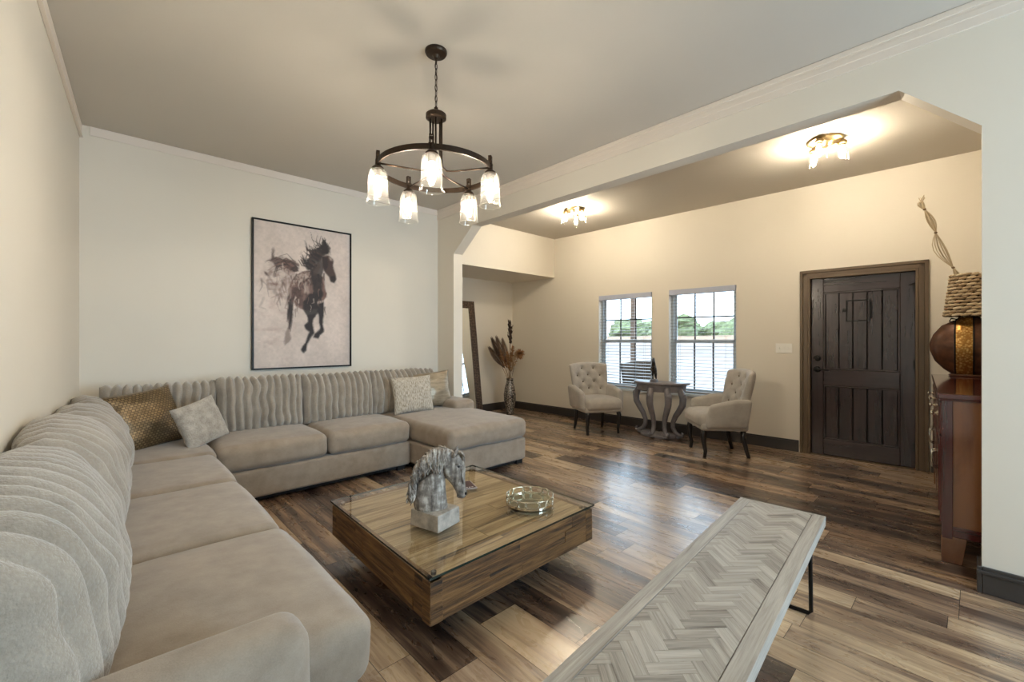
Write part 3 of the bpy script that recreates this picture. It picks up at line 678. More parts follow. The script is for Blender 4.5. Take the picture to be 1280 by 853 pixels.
    for q in range(46):   # mane blown back and up
        u = prs.random(); bx, by = 405-80*u+prs.gauss(0, 6), 190+115*u+prs.gauss(0, 8); L_ = prs.uniform(30, 75); an = math.radians(prs.uniform(165, 262)); 
        stroke([(bx+20, by+14), (bx, by), (bx+L_*.6*math.cos(an), by+L_*.5*math.sin(an)), (bx+L_*math.cos(an+.35), by+L_*math.sin(an+.35))], prs.uniform(2.5, 6.5), dark if prs.random() < .7 else brown, prs.uniform(.5, .95))
    for q in range(12): bx = 415+prs.uniform(-18, 30); stroke([(bx, 225), (bx+prs.uniform(-8, 8), 195), (bx+prs.uniform(-26, 16), 155+prs.uniform(-8, 15))], prs.uniform(2, 5), dark, .85)
    for q in range(40):   # tail
        bx, by = 268-prs.random()*70, 312-prs.random()*52; an = math.radians(prs.uniform(150, 240)); L_ = prs.uniform(30, 90); stroke([(bx+12, by+8), (bx, by), (bx+L_*.6*math.cos(an), by+L_*.6*math.sin(an)), (bx+L_*math.cos(an-.5), by+L_*math.sin(an-.5)*.8)], prs.uniform(2, 7), prs.choice((dark, brown, mid)), prs.uniform(.35, .9))
    for q in range(45):   # smoky strokes down the left
        bx, by = prs.uniform(95, 260), prs.uniform(280, 470); stroke([(bx, by), (bx+prs.uniform(-25, 25), by+prs.uniform(15, 60)), (bx+prs.uniform(-35, 35), by+prs.uniform(40, 95))], prs.uniform(3, 10), prs.choice((mid, light, brown)), prs.uniform(.15, .5))
    for q in range(60):   # dabs over the body
        bx, by = prs.uniform(235, 415), prs.uniform(330, 520)
        if bx < 250 and by > 480: continue
        stroke([(bx, by), (bx+prs.uniform(-8, 8), by+prs.uniform(8, 22)), (bx+prs.uniform(-12, 12), by+prs.uniform(18, 42))], prs.uniform(2, 6), prs.choice((dark, brown, dark, light, mid) if bx > 300 else (brown, light, mid)), prs.uniform(.3, .8))
    for q in range(10): bx = 230+prs.uniform(-8, 14); by = prs.uniform(430, 580); stroke([(bx, by), (bx-4, by+30), (bx-8, by+60)], prs.uniform(3, 7), dark, .7)
    col = np.clip(col*(.93+.14*n3[..., None]), 0, 1)
    mb = MB(); pts = [(e+(w-2*e)*U[j, i], -.03, e+(h-2*e)*V[j, i]) for j in range(ny) for i in range(nx)]; b = mb.add(pts)
    for j in range(ny-1):
        for i in range(nx-1): q = b+j*nx+i; mb.face((q, q+1, q+nx+1, q+nx))
    mb.box(e, w-e, -.029, -.004, e, h-e)
    a = N('painted_canvas'); at = a.n('ShaderNodeAttribute', attribute_name='pigment'); a.set(at.outputs['Color'], .6); a.bump(a.noise(a.coords(), 60, 5), .25, .002)
    o = mb.build('canvas', a.m, t)
    ca = o.data.attributes.new('pigment', 'FLOAT_COLOR', 'POINT')
    full = np.ones((len(o.data.vertices), 4), np.float32); full[:] = (.55, .48, .45, 1); full[:nx*ny, :3] = col.reshape(-1, 3); ca.data.foreach_set('color', full.ravel())
painting()

# ------------------------------------------------------------------ coffee table and what stands on it
ZG = .33
def coffee_table():
    t = empty('coffee_table', (1.52, 2.08, 0), label='low square reclaimed wood coffee table with a glass top', cat='coffee table')
    c = Vector((1.52, 2.08, 0)); G = [Vector(p)-c for p in ((.955, 1.505, 0), (2.10, 1.525, 0), (2.07, 2.65, 0), (.985, 2.65, 0))]
    B = [p*.985 for p in G]
    def lerp2(q, u, v): return (q[0]*(1-u)+q[1]*u)*(1-v)+(q[3]*(1-u)+q[2]*u)*v
    z0, z1 = .125, .305
    b = MB(); rnd = random.Random(5)
    # four beam sides laid in staggered lengths, then the top boards
    for s in range(4):
        p, q = B[s], B[(s+1) % 4]; inn = (-(p+q)/2).normalized()*.06; d = (q-p).normalized()
        for row in range(3):
            za, zb = z0+(z1-z0)*row/3, z0+(z1-z0)*(row+1)/3; u = 0
            while u < 1:
                u2 = min(1, u+rnd.uniform(.28, .6)); u2 = 1 if u2 > .9 else u2; o = inn.normalized()*rnd.uniform(0, .004)
                a0 = p.lerp(q, u)+o; a1 = p.lerp(q, u2)+o
                if s % 2 == 1:
                    if u == 0: a0 = a0+d*.0
                b.hexa([(a0.x, a0.y, za), (a1.x, a1.y, za), (a1.x+inn.x, a1.y+inn.y, za), (a0.x+inn.x, a0.y+inn.y, za), (a0.x, a0.y, zb-.0008), (a1.x, a1.y, zb-.0008), (a1.x+inn.x, a1.y+inn.y, zb-.0008), (a0.x+inn.x, a0.y+inn.y, zb-.0008)], rnd.random(), tuple(d)); u = u2
    b.build('wood_side', M['teak'], t, bevel=.0025)
    b = MB(); n = 9
    for k in range(n):
        v0, v1 = .03+.94*k/n, .03+.94*(k+1)/n-.002; u = .03
        while u < .97:
            u2 = min(.97, u+rnd.uniform(.35, .7)); u2 = .97 if u2 > .9 else u2
            q = [lerp2(B, u, v0), lerp2(B, u2-.001, v0), lerp2(B, u2-.001, v1), lerp2(B, u, v1)]; zt = z1+.001-rnd.random()*.0015
            b.hexa([(p.x, p.y, z1-.03) for p in q]+[(p.x, p.y, zt) for p in q], rnd.random()*.8+.1, (1, 0, 0)); u = u2
    b.build('wood_top', M['teaktop'], t)
    b = MB(); P = [p*.66 for p in G]; b.hexa([(p.x, p.y, 0.001) for p in P]+[(p.x, p.y, z0) for p in P]); b.build('plinth_shade', M['dark'], t)  # recessed base, dark like the shade beneath the table
    g = MB(); g.hexa([(p.x, p.y, ZG-.010) for p in G]+[(p.x, p.y, ZG) for p in G])
    gl = N('table_glass_edge'); gl.set(srgb(30, 44, 40), .1, 0)
    go = g.build('glass_top', [M['tableglass'], gl.m], t, bevel=0)
    for i, pl in enumerate(go.data.polygons):
        if abs(pl.normal.z) < .5: pl.material_index = 1
    for p in G:
        s = MB(); q = p*.90; s.lathe([(.012, z1), (.012, ZG-.0105)], (q.x, q.y, 0), 12); s.build('glass_spacer', M['nickel'], t)
coffee_table()

def horse_bust():
    M['stone'] = plain('whitewashed_resin', srgb(176, 169, 160), .75, var=.35, scale=22, bump=.5, bdist=.004)
    a = N('whitewashed_horse'); v = a.coords(); f = a.noise(v, 26, 6, .6); ge = a.n('ShaderNodeNewGeometry')
    g = a.noise(a.coords(scale=(60, 60, 10)), 1, 4)
    mix = a.math('ADD', a.math('MULTIPLY', f, .55), a.math('MULTIPLY', g, .45))
    a.set(a.ramp(mix, [(.36, srgb(74, 66, 60)), (.5, srgb(138, 129, 120)), (.63, srgb(202, 196, 187))]), .7); a.bump(mix, .6, .004); M['horse'] = a.m
    t = empty('horse_bust', (1.275, 1.935, ZG), math.radians(-36), 'whitewashed horse head sculpture on a square block on the coffee table', 'sculpture')
    # local +x : where the muzzle points
    b = MB(); b.M = Matrix.Translation((-.01, 0, 0)) @ Matrix.Rotation(math.radians(50), 4, 'Z'); b.hexa([(-.085, -.098, 0), (.085, -.098, 0), (.085, .098, 0), (-.085, .098, 0), (-.083, -.096, .085), (.083, -.096, .085), (.083, .096, .085), (-.083, .096, .085)], .5); b.build('block', M['stone'], t, bevel=.004)
    h = MB()
    def loft(sec, n=20):
        """sec: (x, z, half length along the section's own axis, half width, tilt)"""
        rings = []
        for (x, z, a_, w, ti) in sec:
            rings.append([(x+math.cos(2*PI*k/n)*a_*math.cos(ti), math.sin(2*PI*k/n)*w, z+math.cos(2*PI*k/n)*a_*math.sin(ti)) for k in range(n)])
        b = h.add([p for r in rings for p in r])
        for i in range(len(sec)-1):
            for k in range(n): k2 = (k+1) % n; h.face((b+i*n+k, b+i*n+k2, b+(i+1)*n+k2, b+(i+1)*n+k))
        h.face([b+k for k in range(n)][::-1]); h.face([b+(len(sec)-1)*n+k for k in range(n)])
    loft([(-.030, .080, .086, .056, 0), (-.036, .11, .088, .058, .02), (-.042, .16, .088, .054, .10), (-.042, .21, .086, .050, .22), (-.030, .26, .084, .046, .45), (-.004, .30, .080, .042, .75), (.030, .325, .070, .038, 1.05), (.062, .335, .056, .034, 1.3), (.085, .335, .036, .030, 1.4)])
    loft([(.082, .362, .020, .022, .5), (.080, .340, .046, .034, .42), (.082, .310, .060, .040, .34), (.088, .280, .062, .040, .28), (.097, .250, .052, .036, .26), (.107, .222, .041, .029, .26), (.116, .196, .033, .024, .25), (.124, .172, .029, .023, .22), (.129, .152, .027, .024, .18), (.131, .136, .021, .019, .1), (.131, .128, .009, .010, 0)])
    h.ball((.120, 0, .140), (.020, .018, .012)); h.ball((.064, .024, .282), (.030, .018, .034)); h.ball((.064, -.024, .282), (.030, .018, .034))
    o = h.build('head', M['horse'], t, smooth=True)
    rm = o.modifiers.new('remesh', 'REMESH'); rm.mode = 'VOXEL'; rm.voxel_size = .0035; rm.use_smooth_shade = True
    sm = o.modifiers.new('smooth', 'SMOOTH'); sm.iterations = 8; sm.factor = .5
    eye_m = plain('dark_eye', srgb(46, 41, 38), .4)
    for s in (-1, 1):
        e = MB(); e.tube([(.086, s*.022, .352), (.096, s*.028, .376), (.110, s*.027, .400)], [.014, .013, .002], 10, flat=.6); e.build('ear', M['horse'], t, smooth=True)
        e = MB(); e.ball((.112, s*.034, .306), (.009, .005, .007)); e.build('eye', eye_m, t, smooth=True)
        e = MB(); e.tube([(.094, s*.036, .318), (.110, s*.039, .318), (.126, s*.032, .308)], [.003, .006, .003], 8); e.build('brow', M['horse'], t, smooth=True)
        e = MB(); e.ball((.150, s*.015, .156), (.006, .006, .009)); e.build('nostril', M['dark'], t, smooth=True)
        e = MB(); e.tube([(.128, s*.030, .29), (.132, s*.029, .25), (.138, s*.024, .21)], [.003, .0045, .003], 8); e.build('cheek_ridge', M['horse'], t, smooth=True)
    e = MB(); e.tube([(.148, -.012, .139), (.136, -.022, .139), (.118, -.026, .146), (.104, -.025, .156)], .0022, 6); e.build('mouth_line', plain('mouth_crease', srgb(70, 63, 57), .8), t)
    m = MB(); rnd = random.Random(2)
    CR = [(.092, .362), (.055, .388), (.010, .388), (-.035, .365), (-.075, .320), (-.102, .265), (-.116, .205), (-.118, .150)]
    for k in range(190):
        q = .55+rnd.random()*(len(CR)-2.4); a_ = int(q); fr_ = q-a_; cx = CR[a_][0]*(1-fr_)+CR[a_+1][0]*fr_; cz = CR[a_][1]*(1-fr_)+CR[a_+1][1]*fr_
        side = rnd.choice((-1, -1, -1, 1)); L = rnd.uniform(.05, .125)*(1-.35*q/7); back = rnd.uniform(.02, .065)*(1.5-.17*q); wv = rnd.uniform(.6, 1.4); ph = rnd.uniform(0, 1); up_ = rnd.uniform(.0, .022)
        pts = []
        for i in range(8):
            u = i/7; pts.append((cx-back*u**.8+.010*math.sin(2*PI*(u*wv+ph)), side*(.004+.050*min(1, u*1.6)**.8+.006*math.sin(2*PI*(u*wv+ph+.25))), cz+up_*math.sin(PI*min(1, u*1.8))-L*u**1.5))
        m.tube(pts, [.003, .0065, .008, .0085, .008, .0065, .004, .001], 6)
    for k in range(16):   # forelock falling over the brow
        s = rnd.uniform(-1, .6); L = rnd.uniform(.02, .055); pts = [(.088+.055*u**.7+.004*rnd.random(), s*(.008+.034*u), .368+.016*math.sin(u*3)-L*u**1.3) for u in (0, .2, .4, .6, .8, 1)]
        m.tube(pts, [.003, .006, .007, .006, .004, .001], 6)
    m.build('mane', M['horse'], t, smooth=True)
horse_bust()

def tray():
    t = empty('round_tray', (1.835, 1.80, ZG), label='small round silver gallery tray with a mirrored base on the glass tabletop', cat='tray')
    R = .140
    b = MB(); b.lathe([(R-.004, .004), (R, .004), (R, .016), (R-.008, .016), (R-.008, .012), (0, .012)], n=48); b.build('rim', M['silver'], t, smooth=False)
    b = MB(); b.lathe([(R-.009, .0122), (0, .0126)], n=48, cap=False); b.build('mirror_base', N('antique_mirror').set(srgb(196, 196, 176), .12, .9).m, t)
    g = MB(); n = 14
    for k in range(n):
        a = 2*PI*k/n; wdt = .036 if k % 2 else .021; pts = []
        for j in range(16):
            q = 2*PI*j/16; s_ = wdt*math.copysign(abs(math.cos(q))**.6, math.cos(q)); z = .034+.018*math.copysign(abs(math.sin(q))**.6, math.sin(q)); aa = a+s_/R; pts.append((R*math.cos(aa)*.985, R*math.sin(aa)*.985, z))
        g.tube(pts, .0032, 6, closed=True)
    g.tube([(R*.985*math.cos(2*PI*k/64), R*.985*math.sin(2*PI*k/64), .052) for k in range(64)], .0022, 6, closed=True)
    g.build('gallery_rail', M['silver'], t, smooth=True)
    for k in range(4):
        a = PI/4+PI/2*k; f = MB(); f.ball((R*.9*math.cos(a), R*.9*math.sin(a), .004), (.008, .008, .004)); f.build('foot', M['silver'], t, smooth=True)
tray()
mb = MB(); mb.box(-.05, .05, -.075, .075, 0, .006, .5); mb.mat(1).box(-.044, .044, -.069, .069, .006, .0066, .5)
for k in range(4): mb.mat(2).box(-.036+k*.018, -.026+k*.018, -.058, -.050, .0066, .007, .5)
o = mb.build('booklet', [plain('pale_card', srgb(180, 170, 168), .5), plain('plum_cover', srgb(70, 44, 48), .4), M['white']]); o.location = (1.745, 2.30, ZG); o.rotation_euler = (0, 0, math.radians(-20)); tag(o, 'small dark plum booklet lying on the glass behind the horse sculpture', 'booklet')

# ------------------------------------------------------------------ bench
def bench():
    ang = math.atan2(.124, 1.715); L, W, zt, th = 1.95, .375, .45, .045
    t = empty('wooden_bench', (2.525, .482, 0), ang, 'long grey-washed bench with a herringbone top and black metal legs', 'bench')
    # local: x from 0 (far end) to -L, y from 0 to W
    f = MB(); e = .052; E2 = .02
    f.box(-L, 0, 0, e, zt-th, zt, .6); f.box(-L, 0, W-e, W, zt-th, zt, .5); f.box(-E2, 0, e, W-e, zt-th, zt, .5); f.box(-L, -L+E2, e, W-e, zt-th, zt, .4); f.box(-L+E2, -E2, e, W-e, zt-th, zt-.008, .2)
    f.build('top_border', M['greywash'], t, bevel=.002)
    x0, x1, y0, y1 = -L+E2+.001, -E2-.001, e+.0015, W-e-.0015
    def clip(poly):
        for ax, lim, sg in ((0, x0, 1), (0, x1, -1), (1, y0, 1), (1, y1, -1)):
            out = []; n = len(poly)
            for i in range(n):
                a, b = poly[i], poly[(i+1) % n]; da, db = (a[ax]-lim)*sg, (b[ax]-lim)*sg
                if da >= 0: out.append(a)
                if (da >= 0) != (db >= 0): k = da/(da-db); out.append(tuple(a[q]+(b[q]-a[q])*k for q in range(4)))
            poly = out
            if len(poly) < 3: return []
        return poly
    h = MB(); n = 3; w = (y1-y0)/3/(n*.7071); c45 = math.sqrt(.5); rnd = random.Random(8); g = .012
    for i in range(-90, 90):
        for m_ in range(-3, 4):
            for kind in (0, 1):
                if kind == 0: rc = (i+2*n*m_, i+2*n*m_+n, i, i+1)
                else: rc = (i+2*n*m_, i+2*n*m_+1, i+1, i+1+n)
                ou, ov = rnd.random()*30, rnd.random()*30; P = []
                for (a, b) in ((rc[0]+g, rc[2]+g), (rc[1]-g, rc[2]+g), (rc[1]-g, rc[3]-g), (rc[0]+g, rc[3]-g)):
                    X = (a+b)*c45*w; Y = (-a+b)*c45*w; lu, lv = ((a-rc[0])*w, (b-rc[2])*w) if kind == 0 else ((b-rc[2])*w, (a-rc[0])*w)
                    P.append((X+(x0+x1)/2, Y+(y0+y1)/2-(y1-y0)/6*0, ou+lu, ov+lv))
                tone = rnd.random()
                Q = clip(P)
                if Q: h.poly([(q[0], q[1], zt-.0006) for q in Q], [(q[2], q[3]) for q in Q], tone)
    h.build('herringbone_panel', M['greywash'], t)
    for xx in (-.10, -L+.10):
        l = MB(); l.tube([(xx, .05, zt-th), (xx, .045, .02), (xx, .055, .008), (xx, W-.055, .008), (xx, W-.045, .02), (xx, W-.05, zt-th)], .009, 8)
        l.box(xx-.03, xx+.03, .03, .09, zt-th-.004, zt-th); l.box(xx-.03, xx+.03, W-.09, W-.03, zt-th-.004, zt-th); l.build('leg', M['black'], t)
bench()

# ------------------------------------------------------------------ chandelier
def bulb_part(parent, loc, L=.085, m='bulb', r=.022):
    b = MB(); b.lathe([(.006, 0), (.010, -.01), (r, -.045), (r*.95, -.06), (r*.5, -L*.97), (0, -L)], loc, 14, cap=False)
    return b.build('bulb', M[m], parent, smooth=True)
def chandelier():
    cx, cy = 1.465, 2.236; t = empty('chandelier', (cx, cy, CZ), label='dark bronze ring chandelier with five lit glass shades hanging on a chain', cat='chandelier')
    z = lambda a: a-CZ
    b = MB(); b.lathe([(.066, 0), (.066, -.012), (.060, -.022), (.022, -.028), (.012, -.045), (0, -.045)], n=28); b.build('canopy', M['bronze'], t)
    c = MB(); zz = z(3.02); k = 0
    while zz > z(2.715):
        pts = []
        for j in range(14):
            q = 2*PI*j/14; u = .0075*math.cos(q); v = .021*math.sin(q); pts.append((u, 0, zz-.02+v) if k % 2 else (0, u, zz-.02+v))
        c.tube(pts, .0022, 6, closed=True); zz -= .033; k += 1
    c.tube([(.004*math.cos(i*.8), .004*math.sin(i*.8), z(3.02)-i*.02) for i in range(16)], .0018, 5); c.build('chain', M['bronze'], t, smooth=True)
    h = MB(); h.lathe([(.0, z(2.715)), (.012, z(2.715)), (.014, z(2.69)), (.050, z(2.682)), (.062, z(2.672)), (.062, z(2.648)), (.050, z(2.640)), (0, z(2.640))], n=28); h.build('hub', M['bronze'], t)
    R = .341; zr = 2.327
    g = MB(); n = 72
    ring = [[(q*math.cos(2*PI*i/n), q*math.sin(2*PI*i/n), z(zr)+dz) for q, dz in ((R-.005, -.016), (R+.005, -.016), (R+.005, .016), (R-.005, .016))] for i in range(n)]
    b = g.add([p for r_ in ring for p in r_])
    for i in range(n):
        for k in range(4): k2 = (k+1) % 4; j = (i+1) % n; g.face((b+i*4+k, b+j*4+k, b+j*4+k2, b+i*4+k2))
    g.build('ring', M['bronze'], t, smooth=False)
    base = math.radians(56.8+180-4)   # first lamp points to the viewer
    for k in range(5):
        a = base+2*PI*k/5; ca, sa = math.cos(a), math.sin(a); px, py = R*ca, R*sa
        A = MB(); r0 = .036
        A.tube([(r0*ca, r0*sa, z(2.645)), (r0*ca, r0*sa, z(2.40)), (r0*1.15*ca, r0*1.15*sa, z(2.350)), (r0*1.9*ca, r0*1.9*sa, z(2.322)), (r0*3.2*ca, r0*3.2*sa, z(2.318)), (px*.97, py*.97, z(zr)-.006)], .0055, 8)
        A.build('arm', M['bronze'], t, smooth=True)
        Fn = MB(); Fn.M = Matrix.Translation((px, py, z(zr))) @ Matrix.Rotation(a, 4, 'Z')
        Fn.box(-.010, .010, -.013, -.009, .014, .062); Fn.box(-.010, .010, .009, .013, .014, .062); Fn.box(-.010, .010, -.013, .013, .058, .064); Fn.tube([(0, -.014, .045), (0, .014, .045)], .009, 10); Fn.box(-.013, .013, -.016, .016, .010, .018); Fn.build('yoke', M['bronze'], t, bevel=.001)
        S = MB(); S.lathe([(0, z(zr)+.012), (.013, z(zr)+.012), (.016, z(zr)-.018), (.034, z(zr)-.034), (.036, z(zr)-.044), (.024, z(zr)-.046), (.022, z(zr)-.085), (0, z(zr)-.085)], (px, py, 0), 20); so = S.build('lamp_socket', M['bronze'], t)
        zt = z(zr)-.040
        G = MB(); G.lathe([(.030, zt), (.036, zt-.004), (.048, zt-.018), (.054, zt-.040), (.056, zt-.10), (.058, zt-.165), (.061, zt-.182), (.064, zt-.194)], (px, py, 0), 28, cap=False); G.build('glass_shade', M['shade'], t, smooth=True)
        G = MB(); G.tube([(px+.064*math.cos(2*PI*i/28), py+.064*math.sin(2*PI*i/28), zt-.194) for i in range(28)], .0022, 6, closed=True); G.build('shade_rim', M['shade'], t, smooth=True)
        bulb_part(t, (px, py, z(zr)-.083), .095)
chandelier()
def flush_light(x, y, rz, label):
    t = empty('ceiling_light', (x, y, CZ), rz, label, 'ceiling light', 'flush lights on the foyer ceiling'); t.scale = (1.2, 1.2, 1.2)
    b = MB(); b.lathe([(.115, 0), (.115, -.008), (.105, -.016), (.05, -.022), (.03, -.05), (0, -.05)], n=32); b.build('ceiling_plate', M['brass'], t)
    for k in range(3):
        a = 2*PI*k/3+.5; px, py = .105*math.cos(a), .105*math.sin(a)
        A = MB(); A.tube([(.02*math.cos(a), .02*math.sin(a), -.034), (px*.6, py*.6, -.04), (px, py, -.028), (px, py, -.045)], .006, 8); A.build('arm', M['brass'], t, smooth=True)
        S = MB(); S.lathe([(.012, -.018), (.028, -.030), (.030, -.048), (.018, -.050), (.016, -.062), (0, -.062)], (px, py, 0), 18); S.build('lamp_socket', M['brass'], t)
        G = MB(); G.lathe([(.028, -.045), (.040, -.055), (.044, -.08), (.046, -.15), (.050, -.168)], (px, py, 0), 22, cap=False); G.build('glass_shade', M['shade_clear'], t, smooth=True)
        bulb_part(t, (px, py, -.060), .075, 'bulb_foyer', .02)
flush_light(4.605, 3.674, 0, 'brass three-bulb flush ceiling light near the alcove end of the foyer')
flush_light(4.609, .887, .4, 'brass three-bulb flush ceiling light nearer the front door')

# ------------------------------------------------------------------ tufted armchairs
def armchair(loc, heading, label):
    t = empty('armchair', loc, heading, label, 'armchair', 'tufted armchairs by the foyer windows')
    s = MB(); s.rbox((.045, 0, .405), (.50, .54, .15), .05, 7, (.03, 0, 0, 0, .035, 0), .003, 1); s.rbox((.03, 0, .345), (.50, .56, .09), .03, 5); s.build('seat', M['chairfab'], t, smooth=True)
    b = MB(); nx, nz = 48, 40; BZ0, BH = .34, .60
    tufts = [((-.62+.62*i) if r % 2 == 0 else (-.31+.62*i), .40+.155*r) for r in range(4) for i in range(3 if r % 2 == 0 else 2)]
    def ctr(u, v): return Vector((-.20-.13*v+.085*u*u, u*(.255+.05*v), BZ0+BH*v+.025*v*(1-u*u)))
    def pt(i, j, side):
        u = -1+2*i/nx; v = j/nz; th = .05*max(0, 1-abs(u)**7)**.5*max(0, 1-abs(2*v-1)**7)**.5
        d = 0
        if side > 0:
            d = .012
            for (a, c) in tufts:
                q = ((u-a)*.27)**2+((v-c)*BH)**2; d -= .030*math.exp(-q/.0011)
            # creases along the diamonds
            w1 = abs(math.sin(PI*((u+.62)/.62/1+(v-.40)/.31))); w2 = abs(math.sin(PI*((u+.62)/.62-(v-.40)/.31)))
            if .36 < v < .93: d -= .006*((1-w1)**6+(1-w2)**6)
            d *= min(1, 5*th/.05)
        c = ctr(u, v); return c+Vector((side*th+d, 0, 0))
    fr = [[b.add([pt(i, j, 1)]) for j in range(nz+1)] for i in range(nx+1)]
    bk = [[fr[i][j] if i in (0, nx) or j in (0, nz) else b.add([pt(i, j, -1)]) for j in range(nz+1)] for i in range(nx+1)]
    for i in range(nx):
        for j in range(nz): b.face((fr[i][j], fr[i+1][j], fr[i+1][j+1], fr[i][j+1])); b.face((bk[i][j], bk[i][j+1], bk[i+1][j+1], bk[i+1][j]))
    bo = b.build('backrest', M['chairfab'], t, smooth=True)
    for (a, c) in tufts: q = MB(); q.ball(ctr(a, c)+Vector((.05-.012, 0, 0)), (.007, .012, .012), 10, 6); q.build('tufting_button', M['button'], bo, smooth=True)
    for sd_ in (-1, 1):
        a = MB(); a.rbox((.0, sd_*.285, .49), (.44, .085, .32), .04, 6, (.008, 0, .01, .01, .0, 0), 0, 0, post=lambda g, sd_=sd_: (g.x-.02*(g.z/.16), g.y+sd_*(.012*(g.z/.16)), g.z-.06*max(0, (g.x+.05)/.27)*max(0, min(1, (g.z+.10)/.2)))); a.build('arm', M['chairfab'], t, smooth=True)
        l = MB(); l.tube([(.235, sd_*.225, .33), (.250, sd_*.235, .26), (.245, sd_*.235, .16), (.225, sd_*.23, .07), (.235, sd_*.232, 0)], [.031, .031, .025, .020, .019], 10); l.build('leg', M['leg'], t, smooth=True)
        l = MB(); l.tube([(-.18, sd_*.205, .33), (-.19, sd_*.21, .2), (-.215, sd_*.215, .08), (-.24, sd_*.22, 0)], [.028, .026, .022, .019], 10); l.build('leg', M['leg'], t, smooth=True)
    return t
armchair((5.09, 3.68, 0), math.radians(242), 'tufted grey-beige armchair with dark legs, on the alcove side of the scroll table')
armchair((5.14, 2.00, 0), math.radians(132), 'tufted grey-beige armchair with dark legs, between the scroll table and the front door')

# ------------------------------------------------------------------ scroll console table and figurine
def console():
    t = empty('scroll_table', (5.36, 2.90, 0), math.radians(0), 'grey half-round side table on four carved scroll legs under the windows', 'side table')
    top = MB(); n = 40; prof = ((.0, .735), (1.0, .735), (1.03, .728), (1.03, .712), (.98, .700), (.93, .695))
    def out(a): return (-.24*math.sin(a) if True else 0, .36*math.cos(a))
    rings = []
    for s_, zz in prof:
        rings.append([(x*s_+.12, y*s_, zz) for x, y in [(out(PI*i/n)) for i in range(n+1)]]+[(.12+.10*s_, -.36*s_, zz), (.12+.10*s_, .36*s_, zz)])
    m = n+3; b = top.add([p for r_ in rings for p in r_])
    for i in range(len(prof)-1):
        for k in range(m): k2 = (k+1) % m; top.face((b+i*m+k, b+i*m+k2, b+(i+1)*m+k2, b+(i+1)*m+k))
    top.face([b+(len(prof)-1)*m+k for k in range(m)]); top.build('tabletop', M['scroll'], t)
    ap = MB(); rings = []
    for s_, zz in ((.93, .697), (.90, .62), (.86, .61)): rings.append([(x*s_+.12, y*s_, zz) for x, y in [out(PI*i/n) for i in range(n+1)]]+[(.19, -.36*s_, zz), (.19, .36*s_, zz)])
    b = ap.add([p for r_ in rings for p in r_])
    for i in range(2):
        for k in range(m): k2 = (k+1) % m; ap.face((b+i*m+k, b+i*m+k2, b+(i+1)*m+k2, b+(i+1)*m+k))
    ap.face([b+2*m+k for k in range(m)]); ap.build('apron', M['scroll'], t)
    for a in (5, 88, 130, 175):
        ra = math.radians(a); dx, dy = -math.sin(ra), math.cos(ra); l = MB(); ex = .62 if a in (62, 118) else .98
        path = [(.86, .66), (.95, .60), (1.02, .53), (1.0, .45), (.86, .37), (.70, .29), (.60, .21), (.60, .14), (.70, .08), (.88, .045), (1.0, .05), (1.02, .075), (.95, .09)]
        rr = [.034, .042, .044, .042, .038, .034, .030, .028, .028, .027, .022, .016, .010]
        l.tube([(.10+dx*.23*q, dy*.335*q, zz) for q, zz in path], rr, 10); 
        l.ball((.10+dx*.25, dy*.36, .56), (.03, .03, .035)); l.ball((.10+dx*.19, dy*.27, .022), (.045, .045, .022)); l.build('scroll_leg', M['scroll'], t, smooth=True)
    p = MB(); rings = [[(x*s_*.80+.10, y*s_*.72, zz) for x, y in [out(PI*i/n) for i in range(n+1)]]+[(.16, -.26*s_, zz), (.16, .26*s_, zz)] for s_, zz in ((1, .003), (1, .03), (.93, .045))]
    b = p.add([q for r_ in rings for q in r_])
    for i in range(2):
        for k in range(m): k2 = (k+1) % m; p.face((b+i*m+k, b+i*m+k2, b+(i+1)*m+k2, b+(i+1)*m+k))
    p.face([b+2*m+k for k in range(m)]); p.build('base_shelf', M['scroll'], t)
console()
def figurine():
    t = empty('horse_figurine', (5.37, 2.93, .7355), math.radians(200), 'small dark bronze rearing horse figurine on the scroll table', 'figurine')
    b = MB(); b.lathe([(.055, 0), (.055, .022), (.045, .03), (0, .03)], n=20, sx=1.2, sy=.8); b.build('base', M['scroll'], t)
    M['figure'] = plain('bronze_figure', srgb(60, 54, 48), .45, .5, var=.2, scale=60, bump=.2)
    f = MB(); f.tube([(-.04, 0, .09), (-.025, 0, .115), (.0, 0, .15), (.015, 0, .175), (.02, 0, .19)], [.018, .031, .029, .029, .018], 12)
    f.tube([(.012, 0, .175), (.022, 0, .215), (.034, 0, .245), (.042, 0, .252)], [.026, .019, .014, .010], 10)
    f.tube([(.032, 0, .256), (.052, 0, .246), (.074, 0, .228), (.080, 0, .222)], [.012, .014, .010, .007], 10)
    for s in (-1, 1):
        f.tube([(-.03, s*.014, .10), (-.028, s*.018, .078), (-.05, s*.018, .055), (-.04, s*.018, .03)], [.018, .013, .007, .008], 8)
        f.tube([(.018, s*.016, .17), (.055, s*.018, .175 if s > 0 else .16), (.075, s*.018, .15), (.07, s*.018, .128)], [.014, .009, .006, .006], 8)
        f.tube([(.03, s*.006, .258), (.03, s*.009, .275)], [.005, .001], 6)
    for k in range(10): q = k/9; f.tube([(.026-.03*q, 0, .262-.07*q), (.0-.03*q, .004, .258-.07*q), (-.012-.03*q, .006, .235-.07*q)], [.006, .007, .001], 6)
    f.tube([(-.045, 0, .11), (-.075, 0, .105), (-.09, 0, .07), (-.085, 0, .035)], [.007, .012, .011, .002], 8)
    f.build('figure', M['figure'], t, smooth=True); t.scale = (1.2, 1.2, 1.2)
figurine()

